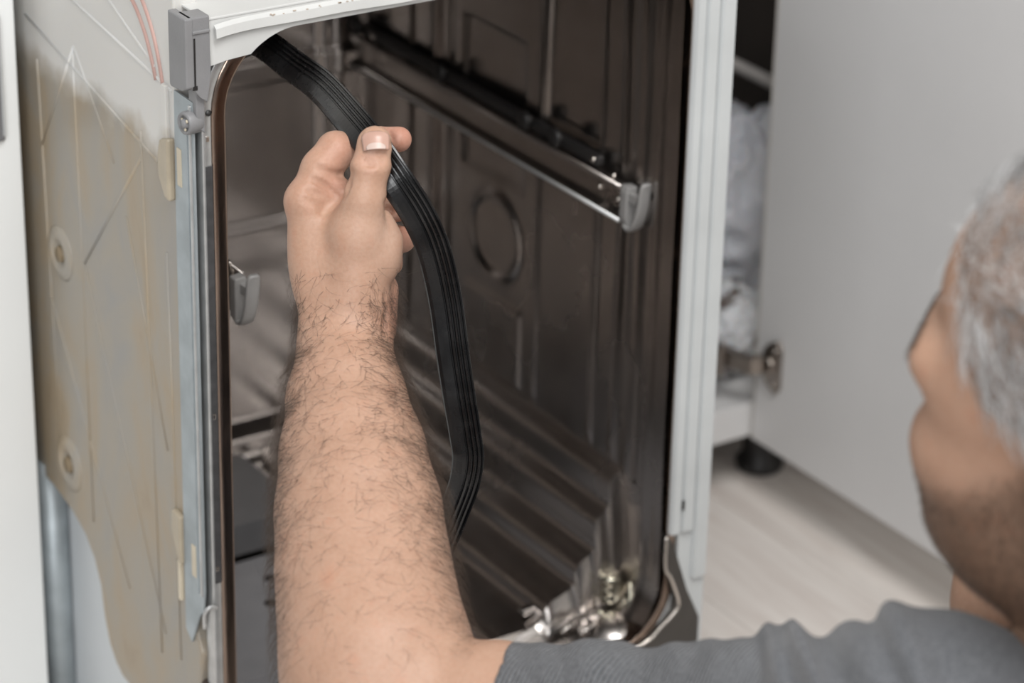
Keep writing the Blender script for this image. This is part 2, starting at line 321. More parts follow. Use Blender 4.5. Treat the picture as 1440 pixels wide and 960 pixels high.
PZ = np.maximum(PZ, 0.14 + np.clip(V - 0.455, 0, 1) * 1.0) + 0.0006 * vnoise(np.stack([PX * 20, V * 14, PZ * 0], -1), 4)
gridmesh('tub_floor', np.stack([PX, V, PZ], -1), STEEL, DW)
tt = np.linspace(0, 1, 8)[None, :]; gridmesh('front_riser', np.stack([px_[:, None] + 0 * tt, 0.066 - 0.012 * np.sin(tt * 1.5) + 0 * px_[:, None], pz_[:, None] * (1 - tt) + np.minimum(pz_[:, None], 0.150) * tt], -1), STEEL, DW)
A, B = np.meshgrid(np.linspace(0.02, 0.409, 90), np.linspace(0.003, 0.068, 24), indexing='ij'); dc = np.clip(RC - np.minimum(A - 0.02, 0.409 - A), 0, RC)
gridmesh('sill_trough', np.stack([A, B, 0.1655 - 0.016 * np.sin(np.clip((B - 0.003) / 0.065, 0, 1) * math.pi) ** 0.7 + RC * (1 - np.sqrt(1 - (dc / RC) ** 2)) * 0.9], -1), STEEL, DW)
# filter plate with holes and rim in the basin
def rplate(name, x0, x1, y0, y1, r, za, zb, m, bev=0.002):
    pts = []
    for cx, cy, a0 in ((x1 - r, y1 - r, 0), (x0 + r, y1 - r, 90), (x0 + r, y0 + r, 180), (x1 - r, y0 + r, 270)):
        for i in range(7): a = math.radians(a0 + 15 * i); pts.append((cx + r * math.cos(a), cy + r * math.sin(a)))
    return prism(name, pts, 2, za, zb, m, DW, bev)
rplate('filter_plate', 0.06, 0.342, 0.125, 0.300, 0.02, 0.148, 0.158, mat('filter_grey', (0.20, 0.20, 0.21), 0.3))
for x, y in ((0.19, 0.262), (0.17, 0.225), (0.21, 0.215)): rev('filter_hole', [(0, 0), (0.006, 0), (0.006, 0.0006), (0, 0.0006)], (x, y, 0.1578), (0, 0, 1), BLACKP, DW, 14)
rplate('sump_cover', 0.135, 0.262, 0.330, 0.448, 0.006, 0.146, 0.176, mat('sump_grey', (0.13, 0.13, 0.135), 0.35))
# raised bars of the sump lid at the front right corner of the floor
for i in range(3):
    p0 = np.array([0.322 + 0.012 * i, 0.045 - 0.010 * i, 0.1755]); tube('lid_bar', [p0, p0 + np.array([0.033, 0.012, 0.002])], 0.0014, STEEL, DW, 8)
box('ledge_bar', (0.325, 0.078, 0.170), (0.372, 0.088, 0.177), STEEL, DW, 0.003, 3, Matrix.Rotation(0.0, 4, 'Z'))
# lower right corner: chrome roller, its foot and the pressed dome
rev('roller', [(0.0, 0), (0.0075, 0), (0.0092, 0.0015), (0.0092, 0.006), (0.0078, 0.008), (0.0092, 0.010), (0.0092, 0.014), (0.0080, 0.016), (0.0092, 0.018), (0.0092, 0.0235), (0.008, 0.025), (0.005, 0.0255), (0.0, 0.0255)], (0.3925, 0.052, 0.180), (0, 0, 1), CHROME, DW, 24)
tube('spring_clip', spline([(0.372, 0.038, 0.183), (0.382, 0.030, 0.172), (0.392, 0.028, 0.176), (0.398, 0.030, 0.192), (0.402, 0.036, 0.202)], 24), 0.0022, CHROME, DW, 8)
rev('corner_dome', [(0.030, 0), (0.029, 0.006), (0.024, 0.012), (0.016, 0.016), (0.008, 0.018), (0.0, 0.0185)], (0.385, 0.035, 0.160), (0, 0, 1), STEEL, DW, 32)
tube('edge_bead', spline([(0.4085, -0.0012, 0.26), (0.4085, -0.002, 0.232), (0.413, -0.004, 0.222), (0.420, -0.005, 0.203), (0.421, -0.005, 0.194), (0.414, -0.005, 0.186), (0.404, -0.004, 0.178), (0.396, -0.003, 0.170), (0.38, -0.002, 0.164)], 60), 0.0015, STEEL2, DW, 8)
prism('corner_gusset', [(0.409, 0.262), (0.416, 0.252), (0.432, 0.205), (0.446, 0.175), (0.446, 0.14), (0.36, 0.14), (0.38, 0.163), (0.405, 0.178), (0.4185, 0.19), (0.4185, 0.203), (0.411, 0.222)], 1, -0.001, 0.010, mat('dark_steel', (0.10, 0.095, 0.09), 0.45, 0.9), DW)
# basket rail on the right wall
def rail(x, side, name):
    """open channel on the wall at x; side -1 = opens to the left"""
    s = side; y0, y1 = 0.062, 0.478
    def pr(pts): return [(x + s * a, z) for a, z in pts]
    prism(name, pr([(0.003, 0.5165), (0.012, 0.5145), (0.0135, 0.5175), (0.0125, 0.5190), (0.006, 0.5205), (0.005, 0.536), (0.0125, 0.5395), (0.0135, 0.5440), (0.012, 0.5455), (0.003, 0.543)]), 1, y0, y1, STEEL, DW)
    tube('rail_edge', [(x + s * 0.0128, y0, 0.5158), (x + s * 0.0128, y1, 0.5158)], 0.0019, GALV, DW, 8)
    tube('rail_edge', [(x + s * 0.0128, y0, 0.5445), (x + s * 0.0128, y1, 0.5445)], 0.0011, STEEL, DW, 8)
    box('slide_bar', (min(x + s * 0.0015, x + s * 0.0095), 0.10, 0.5465), (max(x + s * 0.0015, x + s * 0.0095), 0.482, 0.5555), BLACKP, DW, 0.002)
    for yy in (0.47, 0.20, 0.155, 0.33):
        rev('slide_roller', [(0, 0), (0.007, 0), (0.008, 0.001), (0.008, 0.005), (0.007, 0.006), (0, 0.006)], (x + s * 0.009, yy, 0.554), (s, 0, 0), BLACKP, DW, 16)
    for yy, zz in ((0.445, 0.5505), (0.105, 0.552), (0.077, 0.5475), (0.100, 0.530), (0.075, 0.528)):
        rev('rivet', [(0, 0), (0.0032, 0), (0.0028, 0.0016), (0.0014, 0.0024), (0, 0.0026)], (x + s * 0.0055 if zz < 0.545 else x + s * 0.009, yy, zz), (s, 0, 0), STEEL2, DW, 12)
    # end cap: a plate across the channel with a rounded stop tongue curling up
    c = empty('rail_cap', (0, 0, 0)); c.parent = DW
    prism('cap_plate', [(x + s * a, z) for a, z in ((0.002, 0.513), (0.007, 0.511), (0.0115, 0.514), (0.0130, 0.520), (0.0128, 0.541), (0.011, 0.546), (0.002, 0.545))], 1, 0.054, 0.063, CAPM, c, 0.0012)
    cv = spline([(0.0585, 0.513), (0.052, 0.511), (0.046, 0.516), (0.0415, 0.526), (0.0385, 0.538), (0.0365, 0.550), (0.0352, 0.5545)], 22)
    vs = []; fs = []; K = 12
    for i, (yy, zz) in enumerate(cv):
        t = (cv[min(i + 1, 21)] - cv[max(i - 1, 0)]); t /= np.hypot(*t); nn = np.array([-t[1], t[0]])
        w = 0.0056 * (1 if i < 17 else math.sqrt(max(0.0, 1 - ((i - 16.5) / 5.2) ** 2)) * 0.9 + 0.1); th = 0.0018
        for j in range(K):
            a = 2 * math.pi * j / K; cx = np.sign(math.cos(a)) * abs(math.cos(a)) ** 0.6 * w; ct = np.sign(math.sin(a)) * abs(math.sin(a)) ** 0.6 * th
            vs.append((x + s * 0.0075 + cx, yy + nn[0] * ct, zz + nn[1] * ct))
    for i in range(21):
        for j in range(K): fs.append((i * K + j, i * K + (j + 1) % K, (i + 1) * K + (j + 1) % K, (i + 1) * K + j))
    fs += [tuple(range(K))[::-1], tuple(range(21 * K, 22 * K))]
    pyd('stop_tongue', vs, fs, CAPM, c, True, True)
    prism('cap_web', [(0.045, 0.534), (0.060, 0.534), (0.060, 0.541), (0.041, 0.541)], 0, min(x + s * 0.006, x + s * 0.011), max(x + s * 0.006, x + s * 0.011), CAPM, c)
rail(0.408, -1, 'basket_rail'); rail(0.0490, 1, 'basket_rail')
# white ridged trim down the right front edge
def trimstrip(name, x0, x1, z0, z1, depth=0.004):
    prism(name, [(x0, 0.004), (x0, -depth * 0.4), (x0 + 0.0016, -depth), (x1 - 0.0016, -depth), (x1, -depth * 0.4), (x1, 0.004)], 2, z0, z1, TRIMW, DW)
box('corner_backing', (0.405, 0.014, 0.10), (0.4475, 0.016, 0.28), STEEL, DW, 0)
trimstrip('edge_trim', 0.4105, 0.4205, 0.262, 0.7655, 0.0052); trimstrip('edge_trim', 0.4217, 0.4340, 0.262, 0.7655, 0.0044); trimstrip('edge_trim', 0.4353, 0.4495, 0.215, 0.7655, 0.0040)
trimstrip('edge_trim', 0.4215, 0.4495, 0.10, 0.7645, 0.0002)
box('trim_screw_slot', (0.4202, -0.0056, 0.283), (0.4222, -0.0040, 0.291), BLACKP, DW, 0)
# white corner sheet and folded lip across the top
inner = [(x, z) for x, z in rrect(0.0012) if z > 0.7225 and x < 0.25]
poly = [(0.0042, 0.7655), (0.0040, 0.735), (0.0190, 0.7400 - 0.002)] 
poly = [(0.4100, 0.7655), (0.0032, 0.7655), (0.0026, 0.7330), (0.0185, 0.7355)]
arc = [(X0 + RC - RC * math.cos(a), Z1 - RC + RC * math.sin(a)) for a in np.linspace(math.radians(48), math.radians(90), 12)]
arc = [(x, z + 0.0008) for x, z in arc]
prism('corner_sheet', poly + arc + [(0.41, Z1 + 0.0008)], 1, -0.0035, -0.0015, CORNW, DW)
lip = [(-0.0035, 0.7640), (-0.0068, 0.7618), (-0.0074, 0.7555), (-0.0064, 0.7550), (-0.0056, 0.7600), (-0.0040, 0.7612)]
xs_ = np.linspace(0.0075, 0.41, 60); vs = []; fs = []
for i, x in enumerate(xs_):
    e = math.exp(-(x - 0.0075) / 0.02); w = 0.0003 * math.sin(x * 70) + 0.0004 * math.sin(x * 31)
    for y, z in lip: vs.append((x, y - 0.002 * e + w, z - 0.0018 * e + w * 0.8))
k = len(lip)
for i in range(59):
    for j in range(k): fs.append((i * k + j, i * k + (j + 1) % k, (i + 1) * k + (j + 1) % k, (i + 1) * k + j))
fs += [tuple(range(k)), tuple(range(59 * k, 60 * k))[::-1]]
pyd('folded_lip', vs, fs, CORNW, DW, False, True)
box('top_plate', (0.002, -0.004, 0.7655), (0.4495, 0.52, 0.7675), CORNW, DW, 0.0006)
n_ = NT('flaked_putty'); n_.set(Base_Color=(0.45, 0.37, 0.30), Roughness=0.8); PUT = n_.m
for i in range(16):
    x = 0.045 + 0.10 * random.random(); z = 0.7622 + random.uniform(-0.0005, 0.0010); w = random.uniform(0.0005, 0.0022)
    box('putty_flake', (x, -0.0069, z), (x + w, -0.0060, z + 0.0005), PUT, DW, 0)
# grey plastic hinge bracket at the upper left corner
HB = empty('hinge_bracket', (0, 0, 0)); HB.parent = DW
prism('bracket_body', [(-0.0125, 0.7705), (-0.0125, 0.7235), (-0.0035, 0.713), (0.0015, 0.7085), (0.0030, 0.7235), (0.0040, 0.735), (0.0040, 0.7705)], 1, -0.0065, 0.010, GREYP, HB, 0.0012)
prism('bracket_cheek', [(-0.007, 0.7705), (-0.007, 0.7215), (0.0, 0.7180), (0.0165, 0.7165), (0.018, 0.7185), (0.018, 0.7705)], 0, -0.0150, -0.0085, GREYP, HB, 0.0012)
box('bracket_ridge', (-0.0095, -0.0078, 0.7590), (0.0035, -0.0055, 0.7612), GREYP, HB, 0.0006)
box('bracket_slot', (-0.0086, -0.0069, 0.7225), (-0.0074, -0.0060, 0.7560), BLACKP, HB, 0)
box('bracket_slot', (-0.0098, -0.0069, 0.7195), (-0.0064, -0.0060, 0.7225), BLACKP, HB, 0)
prism('bracket_tail', [(-0.0060, 0.722), (-0.0060, 0.700), (-0.004, 0.690), (0.0005, 0.686), (0.0008, 0.715)], 1, -0.003, 0.008, GREYP, HB, 0.0008)
PL = rev('bracket_plug', [(0, 0), (0.0072, 0), (0.0082, 0.001), (0.0082, 0.010), (0.0076, 0.0115), (0.0058, 0.0115), (0.0056, 0.0095), (0.0034, 0.0095), (0.0030, 0.0125), (0, 0.0125)], (-0.001, 0.0045, 0.6935), (-1, -0.12, 0), GREYP, HB, 28)
for a in range(3):
    t = a * 2.094 + 0.4; q = (-0.0112, 0.0045 - 0.0014 + 0.0042 * math.cos(t), 0.6935 + 0.0042 * math.sin(t)); rev('plug_screw', [(0, 0), (0.0013, 0), (0.0012, 0.001), (0, 0.0012)], q, (-1, 0, 0), TABM, HB, 10)
# galvanised strip on the side with slots and pointed foot
prism('side_strip', [(0.0015, 0.708), (0.0285, 0.7085), (0.0305, 0.60), (0.0315, 0.45), (0.033, 0.285), (0.024, 0.277), (0.0105, 0.306), (0.0045, 0.312), (0.0020, 0.33)], 0, -0.0065, -0.0050, GALVB, DW)
box('strip_fold', (-0.0078, 0.0035, 0.325), (-0.0050, 0.0065, 0.705), GALV, DW, 0.0008)
box('strip_fold', (-0.0074, 0.0095, 0.325), (-0.0050, 0.0108, 0.690), GALVB, DW, 0.0004)
for y0, z0, z1 in ((0.0195, 0.640, 0.668), (0.0135, 0.336, 0.362)): box('strip_slot', (-0.0070, y0, z0), (-0.0063, y0 + 0.0065, z1), TABM, DW, 0.0006)
box('flange_tape', (0.0022, 0.0004, 0.335), (0.0072, 0.0012, 0.660), mat('dark_tape', (0.045, 0.045, 0.047), 0.5, 0, 0.3, 120), DW, 0.0002)
rev('frame_hole', [(0, 0), (0.0022, 0), (0.0022, 0.0006), (0, 0.0006)], (0.0052, 0.0012, 0.6985), (0, -1, 0), BLACKP, DW, 14)
for z in (0.678, 0.468, 0.345): box('frame_tab', (0.0028, 0.0002, z), (0.0052, 0.0016, z + 0.004), STEEL2, DW, 0.0004)
tube('strip_hook', spline([(-0.007, 0.0015, 0.300), (-0.0075, 0.0005, 0.312), (-0.004, -0.001, 0.318), (0.002, -0.001, 0.316)], 14), 0.0016, GALV, DW, 8)
# water tank on the left side
prism('water_tank', [(0.030, 0.800), (0.030, 0.30), (0.012, 0.272), (0.018, 0.238), (0.050, 0.222), (0.080, 0.186), (0.120, 0.178), (0.150, 0.181), (0.161, 0.188), (0.171, 0.200), (0.177, 0.222), (0.180, 0.249), (0.190, 0.268), (0.206, 0.284), (0.228, 0.294), (0.26, 0.3), (0.30, 0.303), (0.46, 0.305), (0.46, 0.80)], 0, -0.0045, 0.014, TANK, DW, 0.002)
def rib(a, b, r=0.0022):
    tube('tank_rib', [(-0.0038, a[0], a[1]), (-0.0038, b[0], b[1])], r, TANK, DW, 8)
for a, b in (((0.272, 0.690), (0.035, 0.640)), ((0.19, 0.690), (0.255, 0.59)), ((0.192, 0.685), (0.19, 0.30)), ((0.085, 0.64), (0.187, 0.52)), ((0.085, 0.66), (0.078, 0.24)), ((0.255, 0.66), (0.245, 0.33)), ((0.187, 0.52), (0.07, 0.26)), ((0.113, 0.585), (0.058, 0.42)), ((0.13, 0.62), (0.19, 0.69)), ((0.05, 0.58), (0.046, 0.25)), ((0.25, 0.47), (0.13, 0.27)), ((0.26, 0.735), (0.035, 0.705)), ((0.17, 0.76), (0.06, 0.715))): rib(a, b, 0.0016)
for y, z, r in ((0.229, 0.513, 0.017), (0.231, 0.333, 0.018)):
    rev('tank_boss', [(r * 1.35, 0), (r * 1.2, 0.0015), (r * 0.85, 0.0032), (r * 0.6, 0.0025), (r * 0.5, 0.0008), (0, 0.0008)], (-0.004, y, z), (-1, 0, 0), TANK, DW, 24)
    rev('boss_core', [(0, 0), (r * 0.42, 0), (r * 0.34, 0.0032), (0, 0.0030)], (-0.0045, y - 0.002, z), (-1, 0, 0), mat('tank_stain', (0.20, 0.15, 0.09), 0.45), DW, 16)
prism('tank_clip', [(0.033, 0.672), (0.046, 0.668), (0.050, 0.655), (0.049, 0.640), (0.040, 0.626), (0.033, 0.625)], 0, -0.0105, -0.004, RIBM, DW, 0.002)
prism('tank_clip', [(0.033, 0.378), (0.046, 0.379), (0.047, 0.362), (0.040, 0.354), (0.038, 0.340), (0.033, 0.338)], 0, -0.0095, -0.004, RIBM, DW, 0.0015)
box('tank_tab', (-0.0075, 0.038, 0.305), (-0.004, 0.0425, 0.338), TABM, DW, 0.0008); box('tank_tab', (-0.0075, 0.040, 0.668), (-0.004, 0.046, 0.708), TANK, DW, 0.0008)
tube('red_tube', spline([(-0.0045, 0.135, 0.768), (-0.0045, 0.108, 0.762), (-0.0045, 0.088, 0.752), (-0.0045, 0.073, 0.736), (-0.0045, 0.064, 0.720), (-0.0045, 0.058, 0.706)], 30), 0.0018, REDM, DW, 8)
tube('red_tube', spline([(-0.0045, 0.120, 0.778), (-0.0045, 0.095, 0.772), (-0.0045, 0.075, 0.758), (-0.0045, 0.061, 0.740), (-0.0045, 0.053, 0.722), (-0.0045, 0.048, 0.706)], 30), 0.0018, REDM, DW, 8)
# rest of the cabinet: lower side sheet, steel post, outer right side, rear and base
box('lower_side_sheet', (0.016, 0.035, 0.03), (0.0175, 0.50, 0.36), SHEETW, DW, 0.0005)
tube('rear_post', [(0.004, 0.287, 0.03), (0.004, 0.287, 0.31)], 0.0125, GALVB, DW, 20)
box('outer_right_side', (0.4480, 0.004, 0.02), (0.4495, 0.52, 0.7655), GALV, DW, 0.0004); box('outer_rear', (0.002, 0.5185, 0.02), (0.4495, 0.52, 0.7655), GALV, DW, 0.0004)
box('base_tray', (0.018, 0.03, 0.02), (0.448, 0.518, 0.125), mat('base_grey', (0.09, 0.085, 0.08), 0.6), DW, 0.002); box('kick_plate', (0.0, 0.012, 0.03), (0.4495, 0.030, 0.148), GALV, DW, 0.001)
prism('front_sill', [(0.004, 0.164), (0.03, 0.160), (0.03, 0.146), (0.012, 0.146), (0.002, 0.152)], 0, 0.03, 0.40, STEEL, DW)
for x, y in ((0.04, 0.06), (0.41, 0.06), (0.04, 0.48), (0.41, 0.48)): rev('foot', [(0, 0), (0.018, 0), (0.018, 0.008), (0.008, 0.010), (0.008, 0.022), (0, 0.022)], (x, y, 0), (0, 0, 1), BLACKP, DW, 16)
box('front_leg_post', (0.001, 0.0025, 0.02), (0.017, 0.012, 0.30), GALV, DW, 0.001); box('dark_bracket', (-0.003, 0.008, 0.19), (0.014, 0.045, 0.247), mat('dark_brown_plastic', (0.05, 0.035, 0.028), 0.5), DW, 0.003)

# ------------------------------------------------------------------ cabinets
LC = empty('kitchen_cabinet', (-0.32, 0.27, 0)); tag(LC, 'closed white cabinet left of the dishwasher with a dark handle', 'cabinet')
def bxp(name, lo, hi, m, par, bev=0.001):
    l = par.location; return box(name, [a - b for a, b in zip(lo, l)], [a - b for a, b in zip(hi, l)], m, par, bev)
bxp('body', (-0.62, 0.280, 0.10), (-0.020, 0.86, 0.86), MELA, LC); bxp('door', (-0.62, 0.260, 0.02), (-0.0185, 0.279, 0.86), WHITEL, LC, 0.0015)
bxp('plinth', (-0.60, 0.30, 0.0), (-0.030, 0.84, 0.10), MELA, LC)
h_ = empty('handle', (0, 0, 0)); h_.parent = LC
def rbar(name, lo, hi, r, m, par):
    b = bxp(name, lo, hi, m, par, r); return b
hb_ = bxp('handle_plate', (-0.075, 0.2555, 0.600), (-0.0320, 0.2605, 0.700), GREYD, LC, 0.002)
bm = bmesh.new(); bm.from_mesh(hb_.data); bm.free()
bxp('handle_rim', (-0.0345, 0.2545, 0.604), (-0.0325, 0.2600, 0.697), mat('handle_rim_grey', (0.35, 0.36, 0.36), 0.4), LC, 0.0009)
bpy.data.objects.remove(h_)
RCB = empty('kitchen_cabinet', (0.64, 0.60, 0)); tag(RCB, 'open white cabinet right of the dishwasher with its door swung out', 'cabinet')
bxp('bottom_board', (0.455, 0.402, 0.072), (1.05, 0.86, 0.108), MELA, RCB); bxp('side_board', (1.034, 0.402, 0.1085), (1.05, 0.86, 0.86), SHADEB, RCB); bxp('stile', (0.899, 0.402, 0.1085), (0.912, 0.425, 0.86), SHADEB, RCB); bxp('side_board', (0.455, 0.53, 0.1085), (0.471, 0.86, 0.86), SHADEB, RCB)
bxp('back_board', (0.472, 0.85, 0.1085), (1.033, 0.86, 0.84), SHADEB, RCB); bxp('top_board', (0.455, 0.402, 0.861), (1.05, 0.86, 0.90), SHADEB, RCB)
dr = bxp('door', (0.812, -0.002, 0.0705), (0.829, 0.398, 0.856), MELA, RCB, 0.0012)
bxp('edge_band', (0.8118, 0.3982, 0.0705), (0.829, 0.3992, 0.856), MELE, RCB, 0)
def hinge(z):
    hg = empty('hinge', (0, 0, 0)); hg.parent = RCB
    hg.location = (0.812 - 0.64, 0.372 - 0.60, z)
    prism('cup_plate', [(-0.016, -0.021), (-0.010, -0.028), (0.004, -0.022), (0.012, -0.012), (0.012, 0.012), (0.004, 0.022), (-0.010, 0.030), (-0.016, 0.022)], 0, -0.0045, -0.0005, NICKEL, hg, 0.0008)
    rev('cup', [(0, 0), (0.010, 0), (0.010, 0.006), (0.008, 0.008), (0.005, 0.006), (0, 0.006)], (-0.001, 0.002, 0), (-1, 0, 0), NICKEL, hg, 20)
    prism('hinge_arm', [(-0.006, 0.010), (-0.018, 0.018), (-0.026, 0.050), (-0.030, 0.085), (-0.040, 0.085), (-0.038, 0.045), (-0.022, 0.006), (-0.010, 0.002)], 2, -0.009, 0.009, NICKEL, hg, 0.001)
    prism('mount_plate', [(-0.042, 0.03), (-0.036, 0.03), (-0.030, 0.09), (-0.046, 0.09)], 2, -0.016, 0.016, NICKEL, hg, 0.001)
    for dz in (-0.018, 0.018): rev('screw', [(0, 0), (0.003, 0), (0.0025, 0.0015), (0, 0.002)], (-0.0045, -0.008, dz), (-1, 0, 0), STEEL2, hg, 10)
hinge(0.163); hinge(0.76)
for x, y in ((0.868, 0.452), (0.495, 0.60), (0.80, 0.80), (0.495, 0.82)):
    rev('cabinet_foot', [(0, 0), (0.023, 0), (0.025, 0.003), (0.025, 0.010), (0.019, 0.014), (0.018, 0.05), (0.026, 0.055), (0.026, 0.072), (0, 0.072)], (x - 0.64, y - 0.6, 0), (0, 0, 1), BLACKP, RCB, 20)
# bags standing on the cabinet floor
def bag(name, c, rx, ry, rz, seed, m, label):
    nu, nv = 90, 70; th = np.linspace(0, 2 * np.pi, nu, endpoint=False); ph = np.linspace(0.02, np.pi - 0.02, nv); T, Pp = np.meshgrid(th, ph, indexing='ij')
    D = np.stack([np.sin(Pp) * np.cos(T), np.sin(Pp) * np.sin(T), np.cos(Pp)], -1)
    w = 1 + 0.16 * vnoise(D * 2.2 + seed, seed) + 0.10 * (1 - np.abs(vnoise(D * 4.5 + seed, seed + 1)) * 2) + 0.05 * (1 - np.abs(vnoise(D * 10 + seed, seed + 2)) * 2)
    P = D * w[..., None] * np.array([rx, ry, rz]); P[..., 2] = np.maximum(P[..., 2], -rz * 0.86 + 0.006 * vnoise(D * 9, 2)) 
    P[..., 2] -= P[..., 2].min(); idx = np.arange(nu * nv).reshape(nu, nv); ii = np.r_[0:nu, 0]; I = idx[ii]
    q = np.stack([I[:-1, :-1], I[1:, :-1], I[1:, 1:], I[:-1, 1:]], -1).reshape(-1, 4)
    fs = q.tolist() + [idx[:, 0].tolist()[::-1], idx[:, -1].tolist()]
    o = pyd(name, P.reshape(-1, 3), fs, m, None, True, True); o.location = c; return tag(o, label, 'bag', 'bags in the open cabinet')
bag('plastic_bag', (0.832, 0.472, 0.1085), 0.046, 0.036, 0.046, 4, BAG2, 'small crumpled white bag with dark print, low at the front of the open cabinet')
bag('plastic_bag', (0.905, 0.585, 0.1085), 0.078, 0.062, 0.124, 9, BAG1, 'tall white bag with blue print standing behind the small crumpled bag')
pp = tube('water_pipe', spline([(0.955, 0.845, 0.365), (0.955, 0.70, 0.365), (0.955, 0.58, 0.365), (0.955, 0.45, 0.365)], 20), 0.0065, PIPEW, None, 14); tag(pp, 'thin pale plastic pipe crossing the dark upper part of the open cabinet', 'pipe')

# ------------------------------------------------------------------ rubber seal and person
# Both are laid out in a metric frame (x right, y up, z away) standing at the photographer's place and then put into the room.
MV = np.stack([RT, UP, FW])                         # rows: the frame's axes in the room
def at(px, py, d): return np.array([(px - 720) / F * d, -(py - 480) / F * d, d])
def toW(p): return CAM + np.asarray(p) @ MV
def toV(p): return (np.asarray(p, float) - CAM) @ MV.T
PXM = 1.9 / F
SEALP = [(340, 62, 2.090), (352, 56, 2.082), (375, 64, 2.065), (412, 92, 2.03), (452, 122, 1.975), (492, 166, 1.918), (524, 205, 1.897), (556, 252, 1.892), (588, 302, 1.900), (610, 352, 1.912), (626, 420, 1.925), (637, 500, 1.935), (646, 560, 1.942), (654, 610, 1.950), (658, 645, 1.955), (652, 682, 1.962), (634, 730, 1.975), (612, 785, 1.990), (585, 850, 2.010), (550, 930, 2.035)]
def make_seal():
    P = toW(np.array([at(*q) for q in SEALP])); C = spline(P, 220)
    prof = np.array([(-11.2, -0.4), (-10.6, 1.0), (-8.5, 1.9), (-4.2, 2.6), (-1.6, 2.9), (-1.1, 1.9), (-0.5, 1.9), (0.1, 3.2), (1.6, 3.6), (2.2, 1.6), (2.9, 1.6), (3.4, 4.2), (4.5, 4.6), (5.2, 2.2), (5.9, 2.2), (6.4, 5.2), (7.6, 5.6), (8.2, 3.0), (8.8, 3.0), (9.3, 5.0), (10.4, 4.8), (11.0, 2.5), (10.8, -1.5), (8.0, -2.6), (4.0, -2.2), (0, -3.4), (-4.0, -2.2), (-9.0, -1.8)]) * 0.001
    vs = []; fs = []; k = len(prof); n_ = len(C)
    for i in range(n_):
        t = C[min(i + 1, n_ - 1)] - C[max(i - 1, 0)]; t /= np.linalg.norm(t)
        tw = i / n_
        v = -FW * 1.0 - RT * (0.15 - 0.45 * tw) + UP * 0.1; nn = v - t * (v @ t); nn /= np.linalg.norm(nn); b = np.cross(nn, t)
        if b @ RT < 0: b = -b
        sc = 0.94 + 0.06 * math.sin(i * 0.02)
        for a, h in prof: vs.append(C[i] + b * a * sc + nn * h * sc)
    for i in range(n_ - 1):
        for j in range(k): fs.append((i * k + j, i * k + (j + 1) % k, (i + 1) * k + (j + 1) % k, (i + 1) * k + j))
    fs += [tuple(range(k)), tuple(range((n_ - 1) * k, n_ * k))[::-1]]
    o = pyd('rubber_seal', vs, fs, RUBBER, None, False, True); return tag(o, 'black ribbed rubber door seal pulled off the tub and held by the hand', 'seal')
make_seal()

